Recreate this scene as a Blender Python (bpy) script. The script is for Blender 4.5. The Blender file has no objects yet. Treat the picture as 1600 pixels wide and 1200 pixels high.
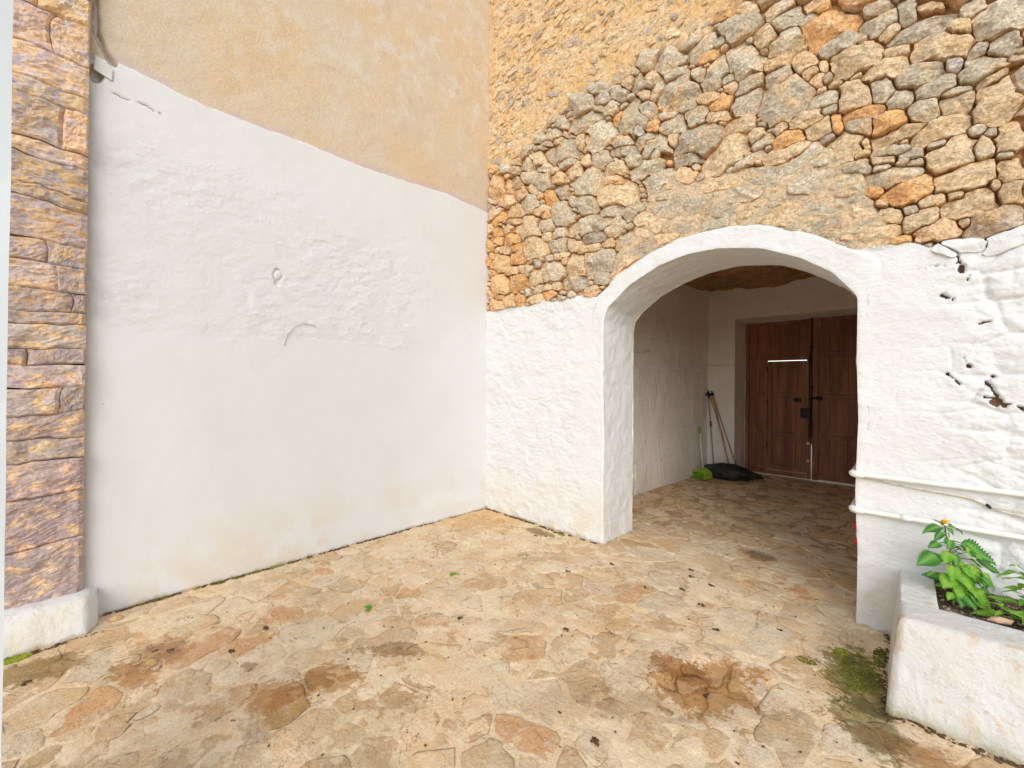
import bpy, bmesh, math, random
import numpy as np
from mathutils import Matrix, Vector
rad = math.radians
S = bpy.context.scene
rng = np.random.default_rng(7)
random.seed(7)

# ------------------------------------------------------------------ camera, sky, sun, exposure
CAM_H = 1.6
YAW, PITCH, ROLL, FPX = rad(-43.87), rad(0.19), rad(0.563), 642.0
fw = Vector((math.sin(YAW) * math.cos(PITCH), math.cos(YAW) * math.cos(PITCH), math.sin(PITCH)))
ri = Vector((math.cos(YAW), -math.sin(YAW), 0)); up = ri.cross(fw)
ri2 = ri * math.cos(ROLL) + up * math.sin(ROLL); up2 = up * math.cos(ROLL) - ri * math.sin(ROLL)
cd = bpy.data.cameras.new('camera'); cam = bpy.data.objects.new('camera', cd); S.collection.objects.link(cam)
cam.matrix_world = Matrix(((ri2.x, up2.x, -fw.x, 0), (ri2.y, up2.y, -fw.y, 0), (ri2.z, up2.z, -fw.z, CAM_H), (0, 0, 0, 1)))
cd.sensor_width = 36; cd.lens = FPX / 1600 * 36; cd.clip_start = 0.03; cd.clip_end = 600
S.camera = cam
SUN_EL, SUN_AZ = rad(33), rad(143)          # azimuth measured from +Y towards +X
w = bpy.data.worlds.new('World'); S.world = w; w.use_nodes = True
wn = w.node_tree; wn.nodes.clear()
sky = wn.nodes.new('ShaderNodeTexSky'); sky.sky_type = 'NISHITA'; sky.sun_disc = False
sky.sun_elevation = SUN_EL; sky.sun_rotation = SUN_AZ; sky.dust_density = 1.5; sky.air_density = 1.0
hs = wn.nodes.new('ShaderNodeHueSaturation'); hs.inputs['Saturation'].default_value = 0.55
bg = wn.nodes.new('ShaderNodeBackground'); bg.inputs['Strength'].default_value = 0.15
wo = wn.nodes.new('ShaderNodeOutputWorld')
wn.links.new(sky.outputs[0], hs.inputs['Color']); wn.links.new(hs.outputs[0], bg.inputs['Color']); wn.links.new(bg.outputs[0], wo.inputs['Surface'])
sd = bpy.data.lights.new('sun', 'SUN'); sd.energy = 0.45; sd.angle = rad(50); sd.color = (1.0, 1.0, 0.99)
so = bpy.data.objects.new('sun', sd); S.collection.objects.link(so); so.location = (0, 0, 12)
sdir = Vector((math.sin(SUN_AZ) * math.cos(SUN_EL), math.cos(SUN_AZ) * math.cos(SUN_EL), math.sin(SUN_EL)))
so.rotation_euler = sdir.to_track_quat('Z', 'Y').to_euler()
S.view_settings.view_transform = 'Standard'; S.view_settings.look = 'None'
S.view_settings.gamma = 1; S.view_settings.use_curve_mapping = False
S.view_settings.exposure = 0.88
S.render.engine = 'CYCLES'
S.cycles.max_bounces = 16; S.cycles.diffuse_bounces = 14; S.cycles.glossy_bounces = 3
S.cycles.use_denoising = True

# ------------------------------------------------------------------ constants of the place
L = -3.96      # plane of the rendered wall on the left
D = 3.63       # plane of the arched stone wall
DB = 4.22      # its inner face
UPV = Vector((0, 0, 1))

# ------------------------------------------------------------------ numpy noise
def _hash(ix, iy, s):
    h = (ix.astype(np.int64) * 374761393 + iy.astype(np.int64) * 668265263 + s * 974634777) & 0xFFFFFFFF
    h = ((h ^ (h >> 13)) * 1274126177) & 0xFFFFFFFF
    h = h ^ (h >> 16)
    return (h & 0xFFFFFF) / float(0xFFFFFF)
def vnoise(x, y, s=0):
    x = np.asarray(x, float); y = np.asarray(y, float)
    ix = np.floor(x); iy = np.floor(y); fx = x - ix; fy = y - iy
    fx = fx * fx * fx * (fx * (fx * 6 - 15) + 10); fy = fy * fy * fy * (fy * (fy * 6 - 15) + 10)
    a = _hash(ix, iy, s); b = _hash(ix + 1, iy, s); c = _hash(ix, iy + 1, s); d = _hash(ix + 1, iy + 1, s)
    return (a + (b - a) * fx) * (1 - fy) + (c + (d - c) * fx) * fy - 0.5
def fbm(x, y, s=0, o=4, g=0.5):
    r = 0; a = 1.0
    for k in range(o):
        r = r + a * vnoise(x * 2 ** k + 17.3 * k, y * 2 ** k - 9.1 * k, s + k); a *= g
    return r
def worley(x, y, s=0):
    x = np.asarray(x, float); y = np.asarray(y, float)
    ix = np.floor(x); iy = np.floor(y); f1 = np.full(x.shape, 9.0); f2 = np.full(x.shape, 9.0); cid = np.zeros(x.shape)
    for dx in (-1, 0, 1):
        for dy in (-1, 0, 1):
            cx = ix + dx; cy = iy + dy
            px = cx + 0.15 + 0.7 * _hash(cx, cy, s); py = cy + 0.15 + 0.7 * _hash(cx, cy, s + 5)
            d = np.hypot(px - x, py - y); h = _hash(cx, cy, s + 9)
            m = d < f1
            f2 = np.where(m, f1, np.minimum(f2, d)); cid = np.where(m, h, cid); f1 = np.where(m, d, f1)
    return f1, f2, cid
def sstep(a, b, x):
    t = np.clip((x - a) / (b - a), 0, 1); return t * t * (3 - 2 * t)
def polydist(u, v, pts):
    d = np.full(np.shape(u), 9.0)
    for (x0, y0), (x1, y1) in zip(pts[:-1], pts[1:]):
        vx, vy = x1 - x0, y1 - y0; l2 = vx * vx + vy * vy + 1e-12
        t = np.clip(((u - x0) * vx + (v - y0) * vy) / l2, 0, 1)
        d = np.minimum(d, np.hypot(u - x0 - t * vx, v - y0 - t * vy))
    return d

# ------------------------------------------------------------------ objects
WL = {}
def prop(o, label=None, cat=None, group=None, kind=None):
    if label: o['label'] = label
    if cat: o['category'] = cat
    if group: o['group'] = group
    if kind: o['kind'] = kind
    return o
def empty(name, loc, label=None, cat=None, group=None, kind=None):
    o = bpy.data.objects.new(name, None); S.collection.objects.link(o)
    o.location = loc; o.empty_display_size = 0.1
    if label and not kind: kind = 'thing'
    WL[o.name] = Vector(loc)
    return prop(o, label, cat, group, kind)
def link(me, name, mat, parent=None, loc=(0, 0, 0), kind=None):
    o = bpy.data.objects.new(name, me); S.collection.objects.link(o)
    if mat is not None and not me.materials: me.materials.append(mat)
    loc = Vector(loc); WL[o.name] = loc
    if parent is not None:
        o.parent = parent; o.location = loc - WL[parent.name]
    else: o.location = loc
    if kind: o['kind'] = kind
    return o
def mesh_np(name, V, F, cols=None, smooth=True, attrs=None):
    """V (n,3); F list of faces or (m,4)/(m,3) array"""
    me = bpy.data.meshes.new(name); V = np.asarray(V, np.float32)
    me.vertices.add(len(V)); me.vertices.foreach_set('co', V.ravel())
    if isinstance(F, np.ndarray):
        k = F.shape[1]; m = len(F)
        me.loops.add(m * k); me.loops.foreach_set('vertex_index', F.astype(np.int32).ravel())
        me.polygons.add(m); me.polygons.foreach_set('loop_start', np.arange(0, m * k, k, dtype=np.int32))
    else:
        tot = [len(f) for f in F]; m = len(F)
        me.loops.add(sum(tot)); me.loops.foreach_set('vertex_index', np.array([i for f in F for i in f], np.int32))
        me.polygons.add(m); me.polygons.foreach_set('loop_start', np.concatenate([[0], np.cumsum(tot)[:-1]]).astype(np.int32))
    me.polygons.foreach_set('use_smooth', np.full(m, smooth, bool))
    me.update(calc_edges=True)
    if cols is not None:
        a = me.attributes.new('Col', 'FLOAT_COLOR', 'POINT')
        c = np.ones((len(V), 4), np.float32); c[:, :3] = cols; a.data.foreach_set('color', c.ravel())
    for k_, v_ in (attrs or {}).items():
        a = me.attributes.new(k_, 'FLOAT', 'POINT'); a.data.foreach_set('value', np.asarray(v_, np.float32).ravel())
    return me
class MB:
    """collects shapes into one mesh"""
    def __init__(s): s.v = []; s.f = []
    def add(s, V, F):
        n = len(s.v); s.v += [tuple(p) for p in V]; s.f += [tuple(i + n for i in f) for f in F]; return s
    def box(s, x0, x1, y0, y1, z0, z1):
        return s.add([(x0, y0, z0), (x1, y0, z0), (x1, y1, z0), (x0, y1, z0), (x0, y0, z1), (x1, y0, z1), (x1, y1, z1), (x0, y1, z1)],
                     [(0, 3, 2, 1), (4, 5, 6, 7), (0, 1, 5, 4), (1, 2, 6, 5), (2, 3, 7, 6), (3, 0, 4, 7)])
    def tube(s, pts, r, n=10, cap=True):
        pts = [Vector(p) for p in pts]; m = len(pts); rs = r if hasattr(r, '__len__') else [r] * m
        V = []; F = []; prev = None
        for i, p in enumerate(pts):
            t = (pts[min(i + 1, m - 1)] - pts[max(i - 1, 0)]).normalized()
            if prev is None:
                a = t.orthogonal().normalized()
            else:
                a = (prev - t * prev.dot(t)).normalized()
            prev = a; b = t.cross(a)
            for k in range(n):
                q = 2 * math.pi * k / n
                V.append(p + (a * math.cos(q) + b * math.sin(q)) * rs[i])
        for i in range(m - 1):
            for k in range(n):
                F.append((i * n + k, i * n + (k + 1) % n, (i + 1) * n + (k + 1) % n, (i + 1) * n + k))
        if cap: F.append(tuple(range(n - 1, -1, -1))); F.append(tuple((m - 1) * n + k for k in range(n)))
        return s.add(V, F)
    def build(s, name, mat, parent=None, loc=(0, 0, 0), smooth=False, bevel=0, kind=None):
        me = mesh_np(name, np.array(s.v, float) - np.array(loc, float), s.f, smooth=smooth)
        o = link(me, name, mat, parent, loc, kind)
        if bevel:
            md = o.modifiers.new('bevel', 'BEVEL'); md.width = bevel; md.segments = 2; md.limit_method = 'ANGLE'
        return o

# ------------------------------------------------------------------ materials
def newmat(name, rough=0.9, spec=0.25):
    m = bpy.data.materials.new(name); m.use_nodes = True; nt = m.node_tree
    b = nt.nodes['Principled BSDF']; b.inputs['Roughness'].default_value = rough
    b.inputs['Specular IOR Level'].default_value = spec
    return m, nt, b
class NB:
    def __init__(s, nt): s.nt = nt; s.l = nt.links; s.pos = None
    def n(s, t, **k):
        x = s.nt.nodes.new(t)
        for a, v in k.items(): setattr(x, a, v)
        return x
    def P(s):
        if s.pos is None: s.pos = s.n('ShaderNodeNewGeometry').outputs['Position']
        return s.pos
    def setin(s, node, i, v):
        if v is None: return
        if hasattr(v, 'is_output'): s.l.new(v, node.inputs[i])
        else: node.inputs[i].default_value = v
    def noise(s, scale, detail=5, rough=0.55, dist=0, vec=None, stretch=None):
        v = vec if vec is not None else s.P()
        if stretch:
            mp = s.n('ShaderNodeMapping'); mp.inputs['Scale'].default_value = stretch; s.l.new(v, mp.inputs['Vector']); v = mp.outputs[0]
        t = s.n('ShaderNodeTexNoise'); s.l.new(v, t.inputs['Vector'])
        t.inputs['Scale'].default_value = scale; t.inputs['Detail'].default_value = detail
        t.inputs['Roughness'].default_value = rough; t.inputs['Distortion'].default_value = dist
        return t.outputs['Fac']
    def voro(s, scale, feature='F1', vec=None, stretch=None, out='Distance'):
        v = vec if vec is not None else s.P()
        if stretch:
            mp = s.n('ShaderNodeMapping'); mp.inputs['Scale'].default_value = stretch; s.l.new(v, mp.inputs['Vector']); v = mp.outputs[0]
        t = s.n('ShaderNodeTexVoronoi', feature=feature); s.l.new(v, t.inputs['Vector']); t.inputs['Scale'].default_value = scale
        return t.outputs[out]
    def ramp(s, x, a, b, lo=0.0, hi=1.0):
        t = s.n('ShaderNodeMapRange', interpolation_type='SMOOTHSTEP'); s.setin(t, 0, x)
        t.inputs[1].default_value = a; t.inputs[2].default_value = b; t.inputs[3].default_value = lo; t.inputs[4].default_value = hi
        return t.outputs[0]
    def math(s, op, a, b=None, clamp=False):
        t = s.n('ShaderNodeMath', operation=op, use_clamp=clamp); s.setin(t, 0, a); s.setin(t, 1, b); return t.outputs[0]
    def mix(s, f, a, b, mode='MIX'):
        t = s.n('ShaderNodeMix', data_type='RGBA', blend_type=mode); t.clamp_factor = True
        s.setin(t, 0, f)
        for i, v in ((6, a), (7, b)):
            if isinstance(v, tuple) and len(v) == 3: v = (*v, 1)
            s.setin(t, i, v)
        return t.outputs[2]
    def tone(s, c, k): return s.mix(1.0, c, (k, k, k * 1.02), 'MULTIPLY')
    def attr(s, name, out='Fac'):
        t = s.n('ShaderNodeAttribute', attribute_name=name); return t.outputs[out]
    def xyz(s):
        t = s.n('ShaderNodeSeparateXYZ'); s.l.new(s.P(), t.inputs[0]); return t.outputs
    def bump(s, h, strength=0.5, dist=0.01, prev=None):
        t = s.n('ShaderNodeBump'); s.setin(t, 'Height', h); t.inputs['Strength'].default_value = strength
        t.inputs['Distance'].default_value = dist
        if prev is not None: s.l.new(prev, t.inputs['Normal'])
        return t.outputs[0]
    def blob(s, x, y, rx, ry, rot, edge=0.35, nz=None):
        mp = s.n('ShaderNodeMapping', vector_type='TEXTURE'); s.l.new(s.P(), mp.inputs['Vector'])
        mp.inputs['Location'].default_value = (x, y, 0); mp.inputs['Rotation'].default_value = (0, 0, rad(rot))
        mp.inputs['Scale'].default_value = (rx, ry, 50)
        ln = s.n('ShaderNodeVectorMath', operation='LENGTH'); s.l.new(mp.outputs[0], ln.inputs[0])
        d = s.math('ADD', ln.outputs['Value'], nz)
        return s.ramp(d, 1.0 + edge * .5, 1.0 - edge * .5)

def speck_bump(N, amp=1.0, big=True, d0=0.012):
    b = N.bump(N.noise(9, 5, 0.6), 0.35 * amp, 0.05) if big else None
    b = N.bump(N.noise(38, 6, 0.65), 0.55 * amp, d0, b)
    return N.bump(N.noise(150, 4, 0.6), 0.35 * amp, 0.004, b)

# bare stones of the arched wall
M = {}
m, nt, bs = newmat('limestone', 0.92, 0.2); N = NB(nt)
c = N.attr('Col', 'Color')
c = N.mix(N.ramp(N.noise(7, 5, 0.6), 0.48, 0.64, 0, 0.60), c, (0.74, 0.49, 0.24))
c = N.mix(N.ramp(N.noise(5.0, 5, 0.6, stretch=(1, 1, 1.6)), 0.54, 0.68, 0, 0.60), c, (0.72, 0.63, 0.47))
c = N.mix(N.ramp(N.noise(16, 6, 0.7), 0.62, 0.76, 0, 0.40), c, (0.28, 0.24, 0.18))
c = N.mix(1.0, c, N.ramp(N.noise(55, 5, 0.7), 0.30, 0.70, 0.66, 1.26), 'MULTIPLY')
c = N.mix(1.0, c, N.ramp(N.noise(24, 6, 0.75), 0.32, 0.68, 0.80, 1.18), 'MULTIPLY')
c = N.tone(c, 1.0); nt.links.new(c, bs.inputs['Base Color'])
b1 = N.bump(N.noise(12, 6, 0.65, stretch=(0.7, 1, 1.5)), 0.9, 0.05)
b1 = N.bump(N.noise(45, 6, 0.7), 0.8, 0.014, b1); b1 = N.bump(N.voro(70), 0.25, 0.006, b1)
nt.links.new(b1, bs.inputs['Normal']); M['stone'] = m

# backing of the arched wall: joints, smeared mortar, rubble and whitewash
def white_layer(N, warm=True):
    w0 = N.mix(N.ramp(N.noise(2.2, 4, 0.5), 0.42, 0.66, 0, 0.7), (0.665, 0.675, 0.67), (0.645, 0.647, 0.63))
    w0 = N.mix(N.ramp(N.noise(22, 5, 0.6), 0.60, 0.75, 0, 0.30), w0, (0.61, 0.59, 0.545))
    z = N.xyz()[2]
    low = N.math('MULTIPLY', N.ramp(z, 0.75, 0.0), N.ramp(N.noise(3.2, 5, 0.6), 0.44, 0.64))
    w0 = N.mix(N.math('MULTIPLY', low, 0.55), w0, (0.62, 0.53, 0.38))
    foot = N.ramp(N.math('ADD', z, N.math('MULTIPLY', N.math('SUBTRACT', N.noise(14, 5), 0.5), 0.09)), 0.035, 0.0)
    w0 = N.mix(N.math('MULTIPLY', foot, 0.75), w0, (0.36, 0.27, 0.15))
    sp = N.math('MULTIPLY', N.ramp(N.voro(9), 0.045, 0.02), N.ramp(N.noise(1.7, 2), 0.52, 0.6))
    return N.mix(N.math('MULTIPLY', sp, 0.8), w0, (0.16, 0.12, 0.09))
def white_bump(N, a=1.0):
    b = N.bump(N.noise(5, 5, 0.6), 0.30 * a, 0.05)
    b = N.bump(N.noise(20, 6, 0.62, stretch=(1, 1, 1.3)), 0.34 * a, 0.016, b)
    return N.bump(N.noise(110, 5, 0.65), 0.30 * a, 0.0035, b)

m, nt, bs = newmat('arched_wall_surface', 0.93, 0.2); N = NB(nt)
joint = N.mix(N.noise(11, 4), (0.46, 0.25, 0.10), (0.62, 0.38, 0.18))
n1 = N.noise(8, 6, 0.65, stretch=(0.7, 1, 1.3)); n2 = N.noise(21, 6, 0.7)
smear = N.mix(N.ramp(n1, 0.42, 0.60), (0.74, 0.55, 0.33), (0.52, 0.43, 0.30))
smear = N.mix(N.ramp(n2, 0.52, 0.66, 0, 0.85), smear, (0.77, 0.66, 0.50))
smear = N.mix(N.ramp(N.noise(13, 6, 0.7), 0.60, 0.70, 0, 0.7), smear, (0.22, 0.19, 0.14))
smear = N.mix(N.ramp(N.noise(4.1, 5, 0.6), 0.62, 0.72, 0, 0.8), smear, (0.58, 0.28, 0.10))
rub = N.mix(N.ramp(N.noise(3.5, 4), 0.38, 0.64), (0.80, 0.52, 0.24), (0.79, 0.60, 0.36))
rub = N.mix(N.ramp(N.noise(17, 5, 0.6, stretch=(0.55, 1, 1.2)), 0.60, 0.68, 0, 0.5), rub, (0.52, 0.44, 0.33))
rub = N.mix(N.ramp(N.noise(60, 5, 0.7), 0.58, 0.70, 0, 0.65), rub, (0.34, 0.23, 0.12))
rub = N.mix(N.ramp(N.noise(9, 7, 0.72, stretch=(0.6, 1, 1.2)), 0.58, 0.66, 0, 0.5), rub, (0.50, 0.42, 0.31))
zone = N.attr('zone')
bare = N.mix(N.ramp(zone, 0.30, 0.6), joint, smear)
bare = N.mix(N.ramp(zone, 1.35, 1.65), bare, rub)
bare = N.mix(1.0, bare, N.ramp(N.noise(48, 5, 0.7), 0.3, 0.7, 0.75, 1.15), 'MULTIPLY')
sdw = N.math('ADD', N.attr('paint'), N.math('MULTIPLY', N.math('SUBTRACT', N.noise(26, 5, 0.6), 0.5), 0.10))
pf = N.ramp(sdw, -0.004, 0.004)
bare = N.tone(bare, 0.97)
wcol = white_layer(N)
wcol = N.mix(N.ramp(N.attr('crack'), 0.35, 0.75), wcol, (0.16, 0.09, 0.05))
nt.links.new(N.mix(pf, bare, wcol), bs.inputs['Base Color'])
hb = N.bump(N.noise(14, 6, 0.68, stretch=(0.75, 1, 1.3)), 0.75, 0.04); hb = N.bump(N.noise(50, 6, 0.7), 0.8, 0.012, hb)
wb = white_bump(N, 1.5)
mixn = N.n('ShaderNodeMix', data_type='VECTOR'); N.setin(mixn, 0, pf); N.l.new(hb, mixn.inputs[4]); N.l.new(wb, mixn.inputs[5])
nt.links.new(mixn.outputs[1], bs.inputs['Normal']); M['front'] = m

# left wall: ochre render over whitewash
m, nt, bs = newmat('rendered_wall_surface', 0.93, 0.2); N = NB(nt)
r0 = N.mix(N.ramp(N.noise(1.3, 4, 0.55), 0.36, 0.62), (0.70, 0.54, 0.34), (0.68, 0.565, 0.41))
r0 = N.mix(N.math('MULTIPLY', N.ramp(N.noise(4.5, 6, 0.70), 0.46, 0.66), N.ramp(N.xyz()[2], 3.8, 5.2, 0.35, 1.0)), r0, (0.72, 0.65, 0.54))
r0 = N.mix(N.ramp(N.noise(2.6, 5, 0.6, dist=0.6), 0.60, 0.72, 0, 0.40), r0, (0.56, 0.42, 0.26))
r0 = N.mix(1.0, r0, N.ramp(N.noise(90, 5, 0.7), 0.3, 0.7, 0.86, 1.08), 'MULTIPLY')
r0 = N.tone(r0, 0.88)
pa = N.attr('paint')
sdw = N.math('ADD', pa, N.math('MULTIPLY', N.math('SUBTRACT', N.noise(19, 6, 0.65), 0.5), 0.035))
lil = N.math('MULTIPLY', N.ramp(sdw, -0.075, -0.02), N.ramp(N.noise(2.3, 3), 0.38, 0.50))
r0 = N.mix(N.math('MULTIPLY', lil, 0.8), r0, (0.55, 0.44, 0.43))
pf = N.ramp(sdw, -0.003, 0.003)
wcol = white_layer(N)
wcol = N.mix(N.ramp(N.attr('crack'), 0.45, 0.85), wcol, (0.33, 0.29, 0.25))
nt.links.new(N.mix(pf, r0, wcol), bs.inputs['Base Color'])
hb = N.bump(N.noise(6, 6, 0.65), 0.30, 0.05); hb = N.bump(N.noise(70, 5, 0.65), 0.5, 0.006, hb)
rm = N.ramp(N.attr('rough'), 0, 1)
wb = N.bump(N.math('MULTIPLY', N.noise(26, 7, 0.70, stretch=(1, 1, 1.3)), rm), 0.5, 0.014)
wb = N.bump(N.math('MULTIPLY', N.ramp(N.noise(6, 5, 0.6, dist=0.8), 0.48, 0.56), rm), 0.2, 0.004, wb)
wb = N.bump(N.noise(80, 5, 0.6), 0.35, 0.004, wb)
mixn = N.n('ShaderNodeMix', data_type='VECTOR'); N.setin(mixn, 0, pf); N.l.new(hb, mixn.inputs[4]); N.l.new(wb, mixn.inputs[5])
nt.links.new(mixn.outputs[1], bs.inputs['Normal']); M['left'] = m

# plain whitewash
m, nt, bs = newmat('whitewash', 0.93, 0.2); N = NB(nt)
nt.links.new(white_layer(N), bs.inputs['Base Color']); nt.links.new(white_bump(N, 1.3), bs.inputs['Normal']); M['white'] = m
# planter: whitewash with rusty runs and worn cream top
m, nt, bs = newmat('planter_whitewash', 0.93, 0.2); N = NB(nt)
c = white_layer(N)
run = N.math('MULTIPLY', N.ramp(N.noise(11, 4, 0.5, stretch=(1, 1, 0.06)), 0.56, 0.68), N.ramp(N.noise(6, 3), 0.38, 0.55))
c = N.mix(N.ramp(N.noise(3, 5, 0.6), 0.35, 0.6, 0.05, 0.35), c, (0.62, 0.59, 0.52))
c = N.mix(N.math('MULTIPLY', run, 0.6), c, (0.60, 0.44, 0.25))
c = N.mix(N.ramp(N.noise(18, 6, 0.7), 0.56, 0.68, 0, 0.7), c, (0.58, 0.45, 0.31))
c = N.mix(N.math('MULTIPLY', N.ramp(N.math('ADD', N.xyz()[2], N.math('MULTIPLY', N.noise(9, 5), 0.12)), 0.16, 0.05), 0.5), c, (0.34, 0.32, 0.18))
nt.links.new(c, bs.inputs['Base Color']); nt.links.new(N.bump(N.noise(33, 7, 0.72), 0.8, 0.012, white_bump(N, 1.8)), bs.inputs['Normal']); M['planter'] = m
# old whitewash of the passage
m, nt, bs = newmat('passage_whitewash', 0.94, 0.15); N = NB(nt)
c = N.mix(N.ramp(N.noise(2.5, 5, 0.6), 0.38, 0.64), (0.82, 0.79, 0.74), (0.79, 0.75, 0.69))
c = N.mix(N.ramp(N.noise(7, 5, 0.6, stretch=(1, 1, 0.18)), 0.60, 0.72, 0, 0.6), c, (0.80, 0.78, 0.74))
c = N.mix(N.ramp(N.xyz()[2], 0.5, 0.0, 0, 0.35), c, (0.50, 0.42, 0.33))
nt.links.new(c, bs.inputs['Base Color'])
b = N.bump(N.noise(6, 5, 0.6, stretch=(1, 1, 0.6)), 0.4, 0.05); b = N.bump(N.ramp(N.noise(5, 4, 0.6, dist=0.6, stretch=(1, 1, 0.3)), 0.58, 0.62), 0.6, 0.012, b)
b = N.bump(N.noise(40, 6, 0.65), 0.5, 0.01, b)
nt.links.new(b, bs.inputs['Normal']); M['passage'] = m
# brown vault
m, nt, bs = newmat('bare_vault', 0.95, 0.15); N = NB(nt)
c = N.mix(N.ramp(N.noise(5, 6, 0.65), 0.40, 0.62), (0.50, 0.28, 0.12), (0.30, 0.18, 0.09))
c = N.mix(N.ramp(N.noise(9, 5, 0.6), 0.6, 0.7, 0, 0.7), c, (0.60, 0.45, 0.28))
nt.links.new(c, bs.inputs['Base Color'])
b = N.bump(N.noise(7, 6, 0.7), 1.0, 0.08); nt.links.new(b, bs.inputs['Normal']); M['vault'] = m

# floor
STAINS = [(-3.19, 0.34, 0.17, 0.13, 40, (0.36, 0.26, 0.16), 0.75, 0.5), (-3.02, 0.20, 0.20, 0.07, 20, (0.36, 0.23, 0.12), 0.8, 0.4),
          (-2.25, 0.93, 0.17, 0.12, 50, (0.34, 0.23, 0.11), 0.75, 0.3), (-2.33, 0.68, 0.12, 0.10, 20, (0.38, 0.23, 0.10), 0.7, 0.5),
          (-2.2, 1.33, 0.06, 0.20, -50, (0.22, 0.16, 0.09), 0.7, 0.5), (-1.86, 0.93, 0.26, 0.13, 60, (0.32, 0.28, 0.18), 0.25, 0.9),
          (-1.62, 0.80, 0.22, 0.10, 30, (0.22, 0.21, 0.14), 0.35, 0.9), (-1.22, 1.72, 0.24, 0.13, 70, (0.33, 0.25, 0.17), 0.4, 0.9),
          (-0.98, 1.92, 0.2, 0.10, 40, (0.26, 0.2, 0.13), 0.5, 0.8),
          (-0.77, 2.33, 0.33, 0.17, 62, (0.34, 0.215, 0.09), 0.85, 0.3), (-0.95, 2.37, 0.17, 0.09, 20, (0.28, 0.16, 0.07), 0.8, 0.4),
          (-0.19, 2.98, 0.15, 0.30, 10, (0.13, 0.13, 0.035), 0.85, 0.6), (-0.13, 2.62, 0.13, 0.22, 20, (0.17, 0.17, 0.08), 0.75, 0.7),
          (0.12, 2.52, 0.34, 0.10, -4, (0.26, 0.16, 0.07), 0.7, 0.6), (-3.45, -0.2, 0.22, 0.12, 70, (0.22, 0.17, 0.07), 0.8, 0.5),
          (-1.35, 2.5, 0.30, 0.12, 50, (0.48, 0.35, 0.2), 0.25, 0.9), (-3.75, 3.3, 0.5, 0.45, 30, (0.52, 0.33, 0.14), 0.55, 0.9),
          (-1.0, 4.45, 0.13, 0.10, 0, (0.10, 0.09, 0.07), 0.7, 0.6), (-2.9, 3.45, 0.20, 0.07, 0, (0.16, 0.13, 0.05), 0.8, 0.6)]
def stains(N, c):
    nz = N.math('ADD', N.math('MULTIPLY', N.math('SUBTRACT', N.noise(7, 6, 0.65), 0.5), 2.0), N.math('MULTIPLY', N.math('SUBTRACT', N.noise(28, 6, 0.75), 0.5), 1.5)); mott = N.ramp(N.noise(21, 6, 0.7), 0.52, 0.68, 0, 0.75)
    for (x, y, rx, ry, ro, col, st, ed) in STAINS:
        wet = N.mix(0.7, col, N.mix(1.0, c, tuple(min(1, q * 2.1) for q in col), 'MULTIPLY'))
        wet = N.mix(mott, wet, tuple(q * 0.5 for q in col))
        c = N.mix(N.math('MULTIPLY', N.blob(x, y, rx, ry, ro, ed * 0.6, nz), st), c, wet)
    return c
def film(N, c):
    m1 = N.math('MULTIPLY', N.ramp(N.noise(1.9, 7, 0.68), 0.46, 0.60), N.ramp(N.noise(17, 6, 0.7), 0.36, 0.56))
    c = N.mix(N.math('MULTIPLY', m1, 0.7), c, (0.66, 0.56, 0.41))
    c = N.mix(N.ramp(N.noise(3.1, 7, 0.7, dist=0.5), 0.52, 0.64, 0, 0.6), c, (0.62, 0.43, 0.23))
    c = N.mix(N.ramp(N.noise(6.5, 8, 0.75), 0.53, 0.62, 0, 0.55), c, (0.74, 0.65, 0.50))
    c = N.mix(N.ramp(N.noise(9.5, 8, 0.78), 0.57, 0.65, 0, 0.45), c, (0.54, 0.37, 0.20))
    c = N.mix(N.ramp(N.noise(1.2, 6, 0.65), 0.52, 0.66, 0, 0.25), c, (0.52, 0.40, 0.27))
    c = N.mix(N.math('MULTIPLY', N.ramp(N.voro(48), 0.22, 0.10), N.ramp(N.noise(5, 5, 0.65), 0.50, 0.62, 0, 0.55)), c, (0.36, 0.24, 0.13))
    ln = N.math('ABSOLUTE', N.math('SUBTRACT', N.noise(2.4, 7, 0.62, dist=1.2), 0.5))
    c = N.mix(N.math('MULTIPLY', N.ramp(ln, 0.009, 0.002), N.ramp(N.noise(2.6, 3), 0.44, 0.56, 0, 0.75)), c, (0.26, 0.16, 0.08))
    return c
def floor_passage_tone(N, c, amt):  # mixes in dark brown from the arch into the passage
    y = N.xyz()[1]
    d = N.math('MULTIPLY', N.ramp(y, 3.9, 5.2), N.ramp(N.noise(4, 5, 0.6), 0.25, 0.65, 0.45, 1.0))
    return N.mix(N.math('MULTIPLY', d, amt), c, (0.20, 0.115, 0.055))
m, nt, bs = newmat('paving_stone_surface', 0.80, 0.3); N = NB(nt)
c = N.attr('Col', 'Color')
c = N.mix(N.ramp(N.noise(3.4, 6, 0.65), 0.42, 0.66, 0, 0.55), c, (0.55, 0.37, 0.20))
c = N.mix(N.ramp(N.noise(11, 6, 0.7), 0.50, 0.66, 0, 0.6), c, (0.62, 0.54, 0.42))
c = N.mix(N.ramp(N.noise(2.1, 5, 0.6), 0.56, 0.68, 0, 0.55), c, (0.48, 0.29, 0.13))
c = N.mix(N.ramp(N.noise(28, 6, 0.75), 0.60, 0.72, 0, 0.55), c, (0.33, 0.24, 0.15))
c = N.mix(1.0, c, N.ramp(N.noise(75, 5, 0.7), 0.30, 0.70, 0.80, 1.10), 'MULTIPLY')
c = film(N, c); c = floor_passage_tone(N, c, 0.15); c = stains(N, c)
sp = N.ramp(N.voro(13), 0.07, 0.035); sp = N.math('MULTIPLY', sp, N.ramp(N.noise(1.9, 3), 0.50, 0.62))
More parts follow.
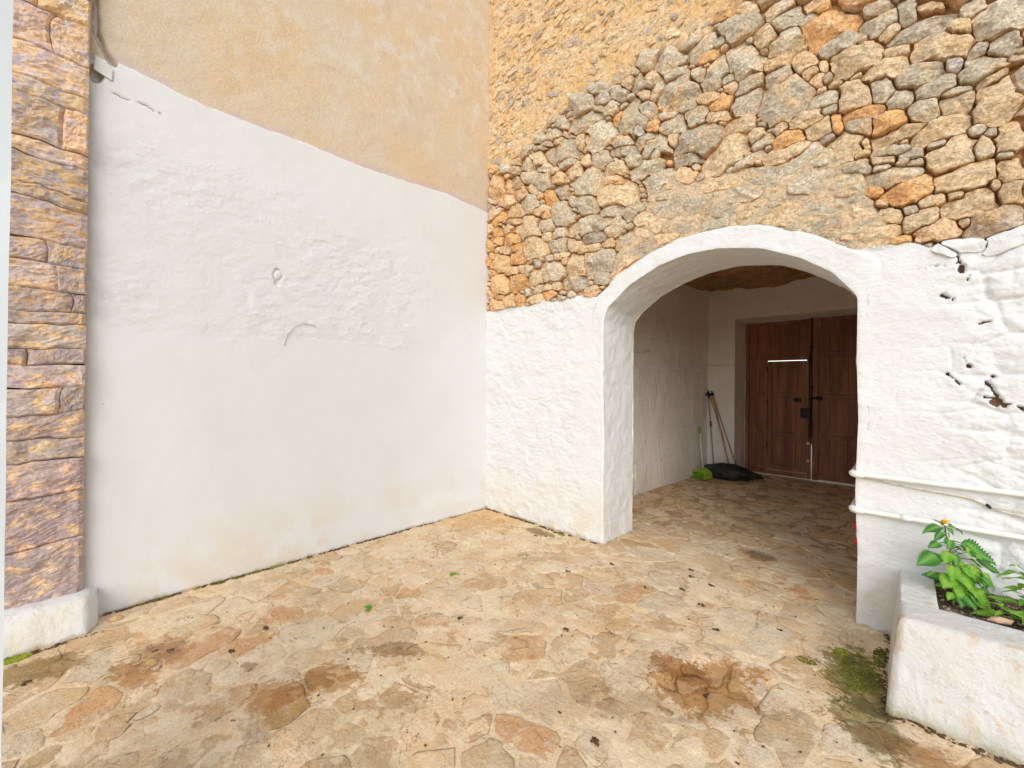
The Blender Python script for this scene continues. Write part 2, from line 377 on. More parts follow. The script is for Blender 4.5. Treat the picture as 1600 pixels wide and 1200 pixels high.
c = N.mix(N.math('MULTIPLY', sp, 0.85), c, (0.07, 0.05, 0.035)); c = N.mix(1.0, c, (1.19, 1.13, 1.05), 'MULTIPLY')
nt.links.new(c, bs.inputs['Base Color'])
b = N.bump(N.noise(10, 6, 0.7), 0.85, 0.03); b = N.bump(N.noise(42, 6, 0.75), 0.9, 0.010, b); b = N.bump(N.noise(160, 4, 0.6), 0.4, 0.003, b)
nt.links.new(b, bs.inputs['Normal']); M['paving'] = m
m, nt, bs = newmat('floor_mortar', 0.88, 0.25); N = NB(nt)
c = N.mix(N.ramp(N.noise(2.7, 5, 0.6), 0.40, 0.64), (0.63, 0.53, 0.38), (0.62, 0.47, 0.30))
c = N.mix(N.ramp(N.noise(14, 6, 0.7), 0.55, 0.70, 0, 0.6), c, (0.58, 0.53, 0.43))
c = N.mix(1.0, c, N.ramp(N.noise(70, 5, 0.7), 0.30, 0.70, 0.80, 1.10), 'MULTIPLY')
c = N.mix(N.math('MULTIPLY', N.ramp(N.attr('wear'), 0.2, 0.8), 0.85), c, (0.16, 0.10, 0.05))
c = film(N, c); c = floor_passage_tone(N, c, 0.7); c = stains(N, c); c = N.mix(1.0, c, (1.19, 1.13, 1.05), 'MULTIPLY')
nt.links.new(c, bs.inputs['Base Color'])
b = N.bump(N.noise(9, 6, 0.65), 0.5, 0.03); b = N.bump(N.noise(60, 6, 0.7), 0.6, 0.008, b)
nt.links.new(b, bs.inputs['Normal']); M['mortar'] = m

# pier: purple-brown rock with ochre crust
m, nt, bs = newmat('pier_rock', 0.9, 0.25); N = NB(nt)
z = N.xyz()[2]
k = N.noise(9, 7, 0.75, stretch=(1, 1.0, 1.5)); k2 = N.ramp(z, 0.6, 4.0, 0.06, -0.01)
pm = N.ramp(N.math('ADD', k, k2), 0.47, 0.56)
c = N.mix(N.noise(3, 4), (0.78, 0.48, 0.24), (0.78, 0.62, 0.44))
gp = N.mix(N.ramp(N.noise(4, 4), 0.4, 0.6), (0.54, 0.45, 0.46), (0.68, 0.58, 0.54))
gp = N.mix(N.ramp(z, 3.2, 0.8, 0, 0.7), gp, (0.40, 0.31, 0.29))
c = N.mix(pm, c, gp)
c = N.mix(N.ramp(N.noise(16, 6, 0.7, stretch=(1, 1, 2)), 0.60, 0.70, 0, 0.6), c, (0.62, 0.52, 0.42))
c = N.mix(1.0, c, N.attr('Col', 'Color'), 'MULTIPLY')
c = N.mix(1.0, c, N.ramp(N.noise(50, 5, 0.7), 0.3, 0.7, 0.78, 1.2), 'MULTIPLY')
nt.links.new(c, bs.inputs['Base Color'])
b = N.bump(N.noise(12, 7, 0.72, stretch=(1, 1, 1.3)), 0.7, 0.035); b = N.bump(N.noise(45, 6, 0.7, stretch=(1, 1, 1.6)), 0.8, 0.012, b)
nt.links.new(b, bs.inputs['Normal']); M['pier'] = m

def simple(name, col, col2=None, rough=0.6, spec=0.4, scale=20, bs_=0.2, stretch=None, bd=0.004, metal=0):
    m, nt, bs = newmat(name, rough, spec); N = NB(nt)
    c = N.mix(N.ramp(N.noise(scale, 5, 0.6, stretch=stretch), 0.38, 0.64), col, col2 or tuple(v * 0.8 for v in col))
    nt.links.new(c, bs.inputs['Base Color']); bs.inputs['Metallic'].default_value = metal
    if bs_: nt.links.new(N.bump(N.noise(scale * 3, 5, 0.6, stretch=stretch), bs_, bd), bs.inputs['Normal'])
    M[name] = m; return m
simple('door_wood', (0.33, 0.135, 0.068), (0.20, 0.078, 0.040), 0.55, 0.35, 7, 0.5, (1, 1, 0.12), 0.006)
simple('dark_iron', (0.02, 0.018, 0.016), None, 0.55, 0.5, 30, 0.3, metal=0.4)
simple('pipe_plastic', (0.79, 0.77, 0.71), (0.72, 0.69, 0.62), 0.45, 0.5, 6, 0.1)
simple('cable_sheath', (0.66, 0.61, 0.50), (0.48, 0.42, 0.32), 0.6, 0.4, 25, 0.1)
simple('lime_plastic', (0.24, 0.42, 0.03), (0.20, 0.36, 0.03), 0.4, 0.5, 8, 0.05)
simple('white_plastic', (0.75, 0.74, 0.70), None, 0.4, 0.5, 9, 0.05)
simple('pale_timber', (0.56, 0.36, 0.16), (0.36, 0.21, 0.09), 0.7, 0.3, 18, 0.3, (1, 1, 0.2))
simple('navy_plastic', (0.03, 0.035, 0.06), None, 0.4, 0.5, 9, 0.05)
simple('grey_blue_metal', (0.30, 0.32, 0.38), None, 0.4, 0.5, 9, 0.05, metal=0.3)
simple('red_plastic', (0.65, 0.03, 0.03), None, 0.4, 0.5, 9, 0.05)
simple('black_bristle', (0.012, 0.012, 0.014), None, 0.6, 0.3, 40, 0.6)
simple('soil', (0.075, 0.050, 0.036), (0.17, 0.12, 0.08), 0.95, 0.1, 35, 0.9, None, 0.02)
simple('gravel_grain', (0.10, 0.075, 0.06), (0.34, 0.26, 0.19), 0.9, 0.2, 55, 0.5)
simple('moss', (0.11, 0.12, 0.02), (0.20, 0.20, 0.035), 0.95, 0.1, 30, 0.8, None, 0.01)
simple('bright_moss', (0.30, 0.34, 0.03), (0.20, 0.22, 0.03), 0.95, 0.1, 30, 0.8, None, 0.01)
simple('dirt', (0.085, 0.05, 0.028), (0.16, 0.10, 0.05), 0.95, 0.1, 30, 0.8, None, 0.01)
simple('rubble_chip_grey', (0.36, 0.345, 0.31), (0.50, 0.45, 0.36), 0.93, 0.2, 14, 0.9, None, 0.01)
simple('tan_chip', (0.56, 0.38, 0.25), None, 0.9, 0.2, 20, 0.5)
simple('earth', (0.42, 0.34, 0.24), (0.36, 0.29, 0.2), 0.95, 0.2, 2, 0.3)
simple('petal', (0.88, 0.42, 0.02), None, 0.6, 0.3, 9, 0.0)
simple('stem_green', (0.16, 0.25, 0.05), None, 0.6, 0.3, 9, 0.0)
simple('post_paint', (0.60, 0.65, 0.67), (0.57, 0.61, 0.63), 0.6, 0.3, 3, 0.1)
simple('rust_wire', (0.52, 0.47, 0.42), None, 0.7, 0.3, 9, 0.0)
# black bin bag
m, nt, bs = newmat('black_film', 0.28, 0.5); N = NB(nt); bs.inputs['Base Color'].default_value = (0.010, 0.010, 0.012, 1)
nt.links.new(N.bump(N.noise(14, 6, 0.6, dist=1.2), 0.8, 0.04), bs.inputs['Normal']); M['bag'] = m
def leafmat(name, a, bcol):
    m, nt, bs = newmat(name, 0.62, 0.25); N = NB(nt)
    c = N.mix(N.ramp(N.noise(22, 4), 0.35, 0.65), a, bcol); c = N.mix(N.ramp(N.attr('vein'), 0.55, 1.0, 0, 0.5), c, (0.30, 0.48, 0.12))
    nt.links.new(c, bs.inputs['Base Color'])
    nt.links.new(N.bump(N.noise(90, 4, 0.6), 0.35, 0.004), bs.inputs['Normal'])
    tr = N.n('ShaderNodeBsdfTranslucent'); N.l.new(c, tr.inputs['Color'])
    mx = N.n('ShaderNodeMixShader'); mx.inputs[0].default_value = 0.3
    out = nt.nodes['Material Output']; nt.links.new(bs.outputs[0], mx.inputs[1]); nt.links.new(tr.outputs[0], mx.inputs[2]); nt.links.new(mx.outputs[0], out.inputs['Surface'])
    M[name] = m
leafmat('leaf_dark', (0.045, 0.19, 0.045), (0.07, 0.26, 0.04)); leafmat('leaf_bright', (0.13, 0.36, 0.025), (0.26, 0.48, 0.05))
# ------------------------------------------------------------------ outlines traced on the wall planes (metres)
ARCH_F = [(-2.191, -0.03), (-2.20, 0.5), (-2.197, 1.1), (-2.213, 1.7), (-2.213, 2.25), (-2.165, 2.39), (-1.923, 2.579), (-1.638, 2.708), (-1.38, 2.758),
          (-1.125, 2.751), (-0.818, 2.682), (-0.57, 2.556), (-0.383, 2.418), (-0.244, 2.232), (-0.247, 1.8), (-0.236, 1.4), (-0.25, 0.9), (-0.235, 0.5), (-0.24, -0.03)]
ARCH_B = [(-2.186, -0.03), (-2.19, 0.5), (-2.186, 1.1), (-2.192, 1.7), (-2.192, 2.24), (-2.16, 2.35), (-1.901, 2.547), (-1.621, 2.665), (-1.35, 2.725),
          (-1.106, 2.735), (-0.802, 2.679), (-0.609, 2.581), (-0.445, 2.473), (-0.284, 2.344), (-0.24, 1.8), (-0.236, 1.4), (-0.24, 0.9), (-0.235, 0.5), (-0.24, -0.03)]
ARCH_O = [(-2.34, -0.03), (-2.35, 0.5), (-2.35, 1.1), (-2.36, 1.7), (-2.37, 2.33), (-2.277, 2.518), (-2.061, 2.664), (-1.80, 2.815), (-1.50, 2.918),
          (-1.10, 2.935), (-0.776, 2.87), (-0.50, 2.725), (-0.33, 2.61), (-0.10, 2.45), (-0.08, 1.8), (-0.08, 1.4), (-0.08, 0.9), (-0.08, 0.5), (-0.08, -0.03)]
WT_U = [-3.96, -3.5, -3.25, -2.99, -2.75, -2.55, -2.31, -2.2, -1.0, -0.23, -0.117, 0.0, 0.118, 0.199, 0.30, 0.375, 0.467, 0.8, 1.3, 4]
WT_V = [2.555, 2.578, 2.56, 2.575, 2.555, 2.575, 2.53, 2.5, 2.5, 2.55, 2.537, 2.563, 2.484, 2.427, 2.47, 2.50, 2.512, 2.47, 2.52, 2.5]
RB_U = [-3.96, -3.53, -3.02, -2.66, -2.26, -1.91, -1.845, -1.48, -1.21, -1.11, -0.79, -0.4, 0.4, 4]
RB_V = [4.36, 4.30, 4.52, 4.68, 4.63, 4.61, 4.76, 4.57, 4.57, 4.70, 4.64, 4.75, 4.6, 4.7]
SM_U = [-2.36, -2.2, -2.084, -1.83, -1.755, -1.459, -1.252, -1.027, -0.8, -0.615, -0.48, -0.353, -0.233, -0.209, -0.134, -0.056, 0.0]
SM_V = [2.4, 2.57, 2.89, 3.23, 3.42, 3.53, 3.46, 3.358, 3.352, 3.34, 3.344, 3.30, 3.13, 2.968, 2.774, 2.577, 2.4]
CRACKS = [[(0.019, 2.352), (0.091, 2.359), (0.159, 2.361), (0.213, 2.358)], [(0.215, 2.412), (0.226, 2.356)], [(0.147, 2.175), (0.2, 2.144)],
          [(0.264, 2.28), (0.257, 2.254)], [(0.241, 1.787), (0.267, 1.741)], [(0.329, 1.672), (0.366, 1.679)], [(0.325, 1.56), (0.359, 1.554), (0.378, 1.569)],
          [(0.176, 1.693), (0.229, 1.634)], [(0.329, 1.654), (0.402, 1.508)], [(0.413, 1.526), (0.471, 1.493)], [(0.303, 1.991), (0.34, 1.995)],
          [(0.277, 2.41), (0.327, 2.381)]]
SOFT = [[(-0.051, 1.703), (0.121, 1.721), (0.176, 1.693)], [(0.379, 1.379), (0.6, 1.33)], [(-0.04, 1.88), (-0.051, 1.674), (-0.055, 1.35)], [(0.107, 1.852), (0.175, 1.868), (0.19, 1.847), (0.197, 1.712)],
        [(-0.23, 1.895), (-0.1, 1.89), (-0.04, 1.86)], [(-0.04, 1.86), (0.107, 1.862)], [(0.229, 1.634), (0.31, 1.56), (0.325, 1.56)], [(-0.05, 1.47), (0.15, 1.45), (0.32, 1.5)], [(0.05, 1.15), (0.3, 1.2), (0.5, 1.12)]]
LCR = [[(0.054, 3.241), (0.164, 3.271), (0.28, 3.276), (0.405, 3.252), (0.555, 3.264), (0.76, 3.283), (1.082, 3.24), (1.629, 3.063)],
       [(0.079, 3.76), (0.159, 3.745), (0.293, 3.73), (0.407, 3.70)], [(0.679, 2.975), (1.084, 2.993), (1.399, 2.881), (1.885, 2.878)],
       [(1.136, 2.786), (1.513, 2.851), (1.853, 2.807)], [(1.888, 2.623), (2.096, 2.582)], [(1.762, 2.348), (2.028, 2.321), (2.283, 2.32)]]
LCRD = [[(0.250, 3.60), (0.30, 3.585), (0.34, 3.565)], [(0.36, 3.575), (0.385, 3.565)], [(0.12, 3.60), (0.20, 3.585)]]

def arch_profile(P, n):
    P = np.array(P); s = np.concatenate([[0], np.cumsum(np.hypot(*np.diff(np.array(ARCH_F), axis=0).T))])
    t = np.linspace(0, s[-1], n)
    u = np.interp(t, s, P[:, 0]); v = np.interp(t, s, P[:, 1])
    for _ in range(2):
        u[1:-1] = (u[:-2] + 2 * u[1:-1] + u[2:]) / 4; v[1:-1] = (v[:-2] + 2 * v[1:-1] + v[2:]) / 4
    return u, v, t
fa = np.array(ARCH_F)
def inside_arch(u, v, off=0.0):
    """true inside the opening grown by off (opening is star-shaped about (-1.22, 1.2))"""
    P = np.array([(a - 1e-9, b) for a, b in ARCH_F]); P = P.copy()
    P[0, 1] = -3; P[-1, 1] = -3
    c0 = np.array([-1.22, 1.2]); ins = np.zeros(np.shape(u), bool)
    uu = -1.22 + (u + 1.22) * (0.975 / (0.975 + off)); vv = np.where(v > 1.2, 1.2 + (v - 1.2) * (1.55 / (1.55 + off)), v)
    j = len(P) - 1
    for i in range(len(P)):
        xi, yi = P[i]; xj, yj = P[j]
        if abs(yi - yj) > 1e-12:
            ins ^= ((yi > vv) != (yj > vv)) & (uu < (xj - xi) * (vv - yi) / (yj - yi) + xi)
        j = i
    return ins
def white_top(u): return np.interp(u, WT_U, WT_V)
def rub_top(u): return np.interp(u, RB_U, RB_V)
def smear_top(u): return np.where((u > -2.36) & (u < 0.0), np.interp(u, SM_U, SM_V), -9.0)

MAPS = {'front': (lambda u, v, h: (u, D - h, v)), 'left': (lambda u, v, h: (L + h, u, v)), 'floor': (lambda u, v, h: (u, v, h)),
        'pier': (lambda u, v, h: (-3.90 + h, u, v))}
def mp(plane, u, v, h):
    a, b, c = MAPS[plane](np.asarray(u, float), np.asarray(v, float), np.asarray(h, float))
    return np.stack(np.broadcast_arrays(a, b, c), -1)

# ------------------------------------------------------------------ irregular stones: seeds with their own ellipse, cells grown between neighbours
PW = 3.6
def seed(u, v, a, b, c, col): return dict(p=np.array([u, v]), A=np.array([[a[0], b[0]], [a[1], b[1]]]), col=col, r=math.sqrt(abs(a[0] * b[1] - a[1] * b[0])))
def norms(seeds, P):
    P = np.asarray(P); C = np.array([s['p'] for s in seeds]); I = np.array([np.linalg.inv(s['A']) for s in seeds])
    d = P[:, None, :] - C[None]
    q = np.abs(np.einsum('nij,mnj->mni', I, d))
    return (q[..., 0] ** PW + q[..., 1] ** PW) ** (1 / PW)
def fill(seeds, sizes, region, box, aspect, tries, colfn, rotspread=0.3, vert=False):
    for a0 in sizes:
        Pc = rng.uniform((box[0], box[2]), (box[1], box[3]), (tries, 2))
        Pc = Pc[region(Pc[:, 0], Pc[:, 1])]
        R0 = np.array([s['r'] for s in seeds]) if seeds else np.zeros(0)
        if seeds:
            gap = []
            for k in range(0, len(Pc), 400):
                n = norms(seeds, Pc[k:k + 400]); gap.append(((n - 1) * R0[None]).min(1))
            gap = np.concatenate(gap); Pc = Pc[gap > a0 * 0.62]
        new = []
        for p in Pc:
            a = a0 * rng.uniform(0.85, 1.25)
            if new:
                n = norms(new, p[None])[0]; g = ((n - 1) * np.array([s['r'] for s in new])).min()
                if g < a0 * 0.62: continue
            asp = rng.uniform(*aspect); t = rng.normal(0, rotspread) if not vert else rng.uniform(0, math.pi)
            ca, sa = math.cos(t), math.sin(t); aa = a * math.sqrt(asp); bb = a / math.sqrt(asp)
            new.append(seed(p[0], p[1], (aa * ca, aa * sa), (-bb * sa, bb * ca), None, colfn(p)))
        seeds += new
    return seeds
def outline(i, seeds, K, gap, region=None, lim=1.10, jit=0.05, order=None):
    s = seeds[i]; c = s['p']
    near = order
    th = np.linspace(0, 2 * math.pi, K, endpoint=False) + rng.uniform(0, 0.3)
    e = np.stack([np.cos(th), np.sin(th)], 1)
    I = np.linalg.inv(s['A']); q = np.abs(e @ I.T); own = (q[:, 0] ** PW + q[:, 1] ** PW) ** (1 / PW)   # norm per unit length
    T = 30; fr = np.linspace(0.12, lim * (1 + 0), T)
    r = fr[None, :] / own[:, None]
    P = c + e[:, None, :] * r[..., None]
    nb = norms([seeds[j] for j in near], P.reshape(-1, 2)).min(1).reshape(K, T) if len(near) else np.full((K, T), 9.)
    bad = nb < fr[None]
    if region is not None: bad |= ~region(P[..., 0], P[..., 1])
    idx = np.where(bad.any(1), bad.argmax(1), T - 1)
    rr = r[np.arange(K), idx] - gap
    rr = np.maximum(rr, s['r'] * 0.22)
    nz = fbm(np.cos(th) * 1.6 + i * 7.7, np.sin(th) * 1.6, 3, 3) * jit * 2 * s['r']
    rr = np.maximum(rr + np.minimum(nz, gap * 0.6), 0.2 * s['r'])
    return th, e, rr
def neighbours(seeds, k=16):
    C = np.array([s['p'] for s in seeds]); R = np.array([s['r'] for s in seeds]); out = []
    for i in range(len(seeds)):
        d = np.hypot(*(C - C[i]).T) - R * 1.2; d[i] = 99
        out.append(np.argsort(d)[:k])
    return out
def stone_geo(i, s, th, e, rr, H, plane, dome, facets, amp, deep, edgecol, ns=14, dep=None):
    rings = dome; K = len(th); c = s['p']; V2 = []; Hh = []; edge = []
    for (f, hf, ed) in rings:
        V2.append(c + e * (rr * f)[:, None]); Hh.append(np.full(K, hf)); edge.append(np.full(K, ed))
    V2 = np.concatenate(V2 + [c[None]]); Hh = np.concatenate(Hh + [np.array([1.0])]); edge = np.concatenate(edge + [np.array([0.0])])
    h = np.where(Hh >= 0, Hh * H, -deep)
    loc = V2 - c
    top = Hh > 0.2
    for k in range(facets):
        a = rng.uniform(0, 2 * math.pi); sl = rng.uniform(0.12, 0.75); off = rng.uniform(0.0, 0.62) * s['r']
        pl = H * 1.02 - sl * ((loc @ np.array([math.cos(a), math.sin(a)])) - off)
        h = np.where(top, np.minimum(h, np.maximum(pl, H * 0.25)), h)
    if amp: h = h + np.where(top, 1, 0) * amp * fbm(V2[:, 0] * ns, V2[:, 1] * ns * 1.3, 11, 4)
    if dep is not None: h = h + dep(V2[:, 0], V2[:, 1])
    F = []
    n = len(rings)
    for a in range(n - 1):
        for k in range(K):
            k2 = (k + 1) % K; F.append((a * K + k, a * K + k2, (a + 1) * K + k2, (a + 1) * K + k))
    m = n * K
    for k in range(K): F.append(((n - 1) * K + k, (n - 1) * K + (k + 1) % K, m))
    if plane == 'front' or plane == 'never': pass
    col = np.array(s['col'])[None] * (1 - edge[:, None]) + np.array(edgecol)[None] * edge[:, None]
    return V2, h, F, col
def flipfix(F, plane):
    return F if plane in ('floor', 'left', 'pier', 'front') else [tuple(reversed(f)) for f in F]

# ================================================================== GROUND AND COURTYARD FLOOR
g = MB(); g.add([(-300, -300, -0.12), (300, -300, -0.12), (300, 300, -0.12), (-300, 300, -0.12)], [(0, 1, 2, 3)])
g.build('ground', M['earth'], kind='structure')

def pothole(x, y):
    ca, sa = math.cos(rad(62)), math.sin(rad(62)); dx = x + 0.77; dy = y - 2.33
    a = (dx * ca + dy * sa) / 0.34; b = (-dx * sa + dy * ca) / 0.19
    r = np.hypot(a, b) + fbm(x * 6, y * 6, 31, 3) * 0.5
    d = -0.034 * sstep(1.1, 0.6, r)
    r2 = np.hypot((x + 3.15) / 0.2, (y - 0.31) / 0.16) + fbm(x * 7, y * 7, 37, 3) * 0.5
    r3 = np.hypot((x + 0.17) / 0.2, (y - 2.95) / 0.3) + fbm(x * 7, y * 7, 39, 3) * 0.5
    return d - 0.012 * sstep(1.1, 0.5, r2) - 0.012 * sstep(1.1, 0.5, r3)
def floor_h(x, y):
    return 0.010 * fbm(x * 1.1, y * 1.1, 41, 3) + 0.0075 * fbm(x * 6, y * 6, 43, 5, 0.6) + pothole(x, y)

xs = np.concatenate([np.arange(-4.4, 1.6, 0.018)]); ys = np.concatenate([np.arange(-1.4, 4.6, 0.018), np.arange(4.6, 9.4, 0.04)])
X, Y = np.meshgrid(xs, ys)
Hf = floor_h(X, Y)
wear = sstep(0.12, 0.30, fbm(X * 9, Y * 9, 55, 4)) * sstep(-0.1, 0.3, fbm(X * 1.3, Y * 1.3, 57, 2)) * 0.55
nx, ny = len(xs), len(ys)
idx = np.arange(nx * ny).reshape(ny, nx)
Fq = np.stack([idx[:-1, :-1], idx[:-1, 1:], idx[1:, 1:], idx[1:, :-1]], -1).reshape(-1, 4)

FLOOR_T = """-3.103 0.945 0.056 0.102 0.107 -0.025 o
-2.899 0.723 -0.005 0.135 0.084 -0.006 o
-2.867 0.010 -0.061 0.127 0.119 0.021 o
-3.060 0.520 -0.060 0.163 0.094 0.003 o
-2.583 0.050 -0.070 0.116 0.089 0.020 p
-2.755 1.750 0.060 0.086 0.097 -0.055 o
-2.879 1.669 0.038 0.087 0.095 -0.045 p
-3.574 1.422 0.095 0.034 0.075 -0.039 o
-3.196 0.326 0.035 0.093 0.097 -0.002 r
-2.217 0.956 0.066 0.114 0.113 -0.035 b
-2.454 0.485 -0.002 0.145 0.119 0.002 p
-2.274 0.662 0.028 0.127 0.141 -0.013 b
-1.958 0.974 -0.035 0.088 0.122 0.006 p
-0.837 2.494 0.095 0.015 0.016 -0.107 c
-2.634 1.872 0.044 0.098 0.121 -0.071 c
-2.436 1.935 0.041 0.143 0.096 -0.057 c
-2.303 1.978 0.029 0.094 0.104 -0.066 c
-2.233 2.138 0.058 0.057 0.094 -0.089 c
-2.654 2.040 0.080 0.080 0.077 -0.059 c
-0.993 1.590 0.065 -0.006 0.001 -0.083 c
-1.638 0.890 0.033 0.088 0.087 -0.020 p
-1.492 1.269 0.102 0.052 0.048 -0.062 p
-0.748 3.492 0.129 -0.041 0.012 -0.215 c
-0.850 3.155 0.124 0.056 0.026 -0.128 c
-0.600 3.144 0.136 -0.030 0.003 -0.173 c
-0.669 2.890 0.102 0.028 0.013 -0.107 c
-0.356 3.200 0.124 -0.032 -0.009 -0.185 c
-0.383 2.527 0.135 0.050 0.004 -0.138 c
-0.607 2.561 0.085 0.013 0.009 -0.123 c
-0.957 2.519 0.081 0.043 0.025 -0.090 c
-0.910 2.098 0.085 -0.003 0.008 -0.079 c
-0.861 1.815 0.061 0.090 0.059 -0.088 t
-0.646 1.932 0.098 0.061 0.024 -0.111 t
-0.463 2.066 0.087 0.040 0.005 -0.080 c
-0.174 2.418 0.127 0.076 -0.001 -0.139 c
-1.304 2.260 0.084 0.083 0.065 -0.111 t
-1.722 1.603 0.104 0.103 0.080 -0.073 c
-1.506 1.744 0.070 0.114 0.068 -0.061 t"""
FC = {'o': (0.60, 0.34, 0.17), 'p': (0.58, 0.40, 0.24), 'c': (0.70, 0.61, 0.47), 't': (0.55, 0.40, 0.23), 'b': (0.45, 0.28, 0.11), 'r': (0.34, 0.16, 0.09)}
def fcol(p):
    k = rng.random()
    c = np.array((0.61, 0.47, 0.30) if k < 0.42 else (0.70, 0.60, 0.45) if k < 0.76 else (0.56, 0.39, 0.22) if k < 0.95 else (0.58, 0.34, 0.17))
    return tuple(np.clip(c * rng.uniform(0.86, 1.1), 0, 0.8))
fseeds = []
for ln in FLOOR_T.strip().split('\n'):
    a = ln.split(); f_ = list(map(float, a[:6])); fseeds.append(seed(f_[0], f_[1], (f_[2], f_[3]), (f_[4], f_[5]), None, FC[a[6]]))
FW = np.array([fw.x, fw.y])
def fregion(x, y):
    dp = x * fw.x + y * fw.y
    lat = x * ri.x + y * ri.y
    court = (x > -3.93) & (y < 3.60) & (y > -1.0) & (x < 1.3) & (dp > 0.95) & (lat > -dp * 1.32 - 0.25) & (lat < dp * 1.32 + 0.2)
    pas = (x > -2.98 + (y - 4.22) * 0.07) & (x < 0.25) & (y >= 3.60) & (y < 8.68) & ((y > 4.2) | ((x > -2.17) & (x < -0.26)))
    planter = (x > -0.05) & (y > 2.80)
    pl = (x < -3.72) & (y < 0.06)
    return (court & ~planter & ~pl) | pas
fill(fseeds, [0.135, 0.105, 0.08, 0.058, 0.042], fregion, (-4, 1.3, -1.0, 8.7), (1.1, 2.0), 3200, fcol, vert=True)
fnb = neighbours(fseeds)
def weight(P):
    d = P[0] * fw.x + P[1] * fw.y; lat = P[0] * ri.x + P[1] * ri.y
    vis = d > 1.72 and abs(lat) < d * 1.27
    return d, vis
sc_ = []
for i, s in enumerate(fseeds):
    d, vis = weight(s['p']); sc_.append((s['r'] ** 2 * 1.6 / max(d, .5) ** 3) * (1 if vis else 1e-3))
rank = np.argsort(-np.array(sc_)); topn = set(rank[:300].tolist())
floor = link(mesh_np('courtyard_floor', np.stack([X, Y, Hf], -1).reshape(-1, 3), Fq, attrs={'wear': wear}), 'courtyard_floor', M['mortar'], kind='structure')
FR = [(1.0, -1, 1.0), (1.0, 0.1, 0.9), (0.955, 0.7, 0.12), (0.86, 0.97, 0.05), (0.66, 1.0, 0), (0.36, 1.0, 0)]
stV, stF, stC = [], [], []; nst = 0
for i, s in enumerate(fseeds):
    inp = s['p'][1] > 4.0
    K = 30 if i in topn and s['r'] > 0.07 else 16
    th, e, rr = outline(i, fseeds, K, rng.uniform(0.003, 0.016), fregion, 1.30, 0.16, fnb[i])
    H = rng.uniform(-0.001, 0.0055) + (0.001 if inp else 0)
    tx, ty = rng.normal(0, 0.009, 2)
    c0 = s['p']
    dep = lambda x, y: 0.010 * fbm(x * 1.1, y * 1.1, 41, 3) + pothole(x, y) * (0.55 if s['r'] < 0.13 else 0.75) + (x - c0[0]) * tx + (y - c0[1]) * ty
    V2, h, F, col = stone_geo(i, s, th, e, rr, H, 'floor', FR, 0, 0.006, 0.02, ((0.60, 0.46, 0.30) if rng.random() < 0.5 else (0.20, 0.12, 0.06)), 9, dep)
    V3 = mp('floor', V2[:, 0], V2[:, 1], h)
    if i in topn:
        o0 = Vector((c0[0], c0[1], 0)); me = mesh_np('paving_stone', V3 - np.array(o0), F, col, True)
        link(me, 'paving_stone', M['paving'], floor, o0)
    else:
        stV.append(V3); stC.append(col); stF += [tuple(q + nst for q in f) for f in F]; nst += len(V3)
if stV:
    link(mesh_np('small_paving_stones', np.concatenate(stV), stF, np.concatenate(stC)), 'small_paving_stones', M['paving'], floor, kind='stuff')

# ================================================================== ARCHED STONE WALL
wall = empty('stone_wall', (-1.2, D, 0), 'rough rubble stone wall with a whitewashed base and an arched carriage opening', 'wall')
us = np.concatenate([np.arange(L, -0.5, 0.012), np.arange(-0.5, 1.5, 0.0075), [1.5]]); vs = np.concatenate([np.arange(-0.06, 4.2, 0.0085), np.arange(4.2, 7.0, 0.014), [7.0]])
U, V = np.meshgrid(us, vs)
wt = white_top(U); sdp = wt - V                                   # positive below the edge of the whitewash
sdp = np.where(inside_arch(U, V, 0.15), 0.2, sdp)
rt = rub_top(U); stp = smear_top(U)
edge_n = 0.05 * fbm(U * 6, V * 6, 61, 3)
zr = sstep(-0.05, 0.07, V - rt + edge_n * 1.5); zs = sstep(-0.05, 0.07, stp - V + edge_n * 1.6)
zone = np.where(zr > 0, 1 + zr, zs)
h = -0.055 + 0.012 * fbm(U * 14, V * 14, 63, 4)
f1, f2, cid = worley(U / 0.17, V / 0.11, 71)
g1, g2, gid = worley(U / 0.055 + fbm(U * 4, V * 4, 2, 2) * 1.2, V / 0.034, 73)
hs_ = 0.004 + 0.016 * fbm(U * 5, V * 7, 65, 5, 0.6) + 0.012 * (gid - 0.5) * sstep(0, 0.12, g2 - g1)
hr_ = 0.0 + 0.012 * fbm(U * 3.3, V * 3.3, 66, 4) + 0.012 * fbm(U * 11, V * 15, 69, 4, 0.65) + 0.016 * (gid - 0.5) * sstep(0.0, 0.15, g2 - g1) + 0.006 * fbm(U * 18, V * 26, 67, 3) - 0.007 * sstep(0.10, 0.0, g2 - g1)
h = h * (1 - zs) + hs_ * zs; h = h * (1 - zr) + hr_ * zr
# whitewashed part
rightm = sstep(0.05, 0.35, U); leftm = sstep(-2.35, -2.5, U)
jn = sstep(0.16, 0.0, f2 - f1) * sstep(-0.25, 0.25, fbm(U * 1.7, V * 1.7, 81, 2) + 0.15 * rightm)
k1, k2, kid = worley(U / 0.40 + 0.2 * fbm(U * 3, V * 3, 84, 2), V / 0.19, 85)
jr = sstep(0.12, 0.0, k2 - k1) * rightm
hw = 0.007 * fbm(U * 2.2, V * 2.2, 82, 3) + 0.0045 * fbm(U * 12, V * 14, 83, 4) - 0.004 * jn * leftm - 0.010 * jr * sstep(-0.3, 0.3, fbm(U * 3, V * 3, 86, 2)) + 0.014 * rightm * (kid - 0.5) + 0.007 * rightm * sstep(0.0, 0.3, k2 - k1) + 0.008 * rightm * fbm(U * 16, V * 22, 93, 4, 0.65)
hw += 0.010 * (0.3 + 0.7 * np.maximum(leftm, rightm)) * fbm(U * 7, V * 10, 87, 5, 0.62)
soft = np.full(U.shape, 9.0)
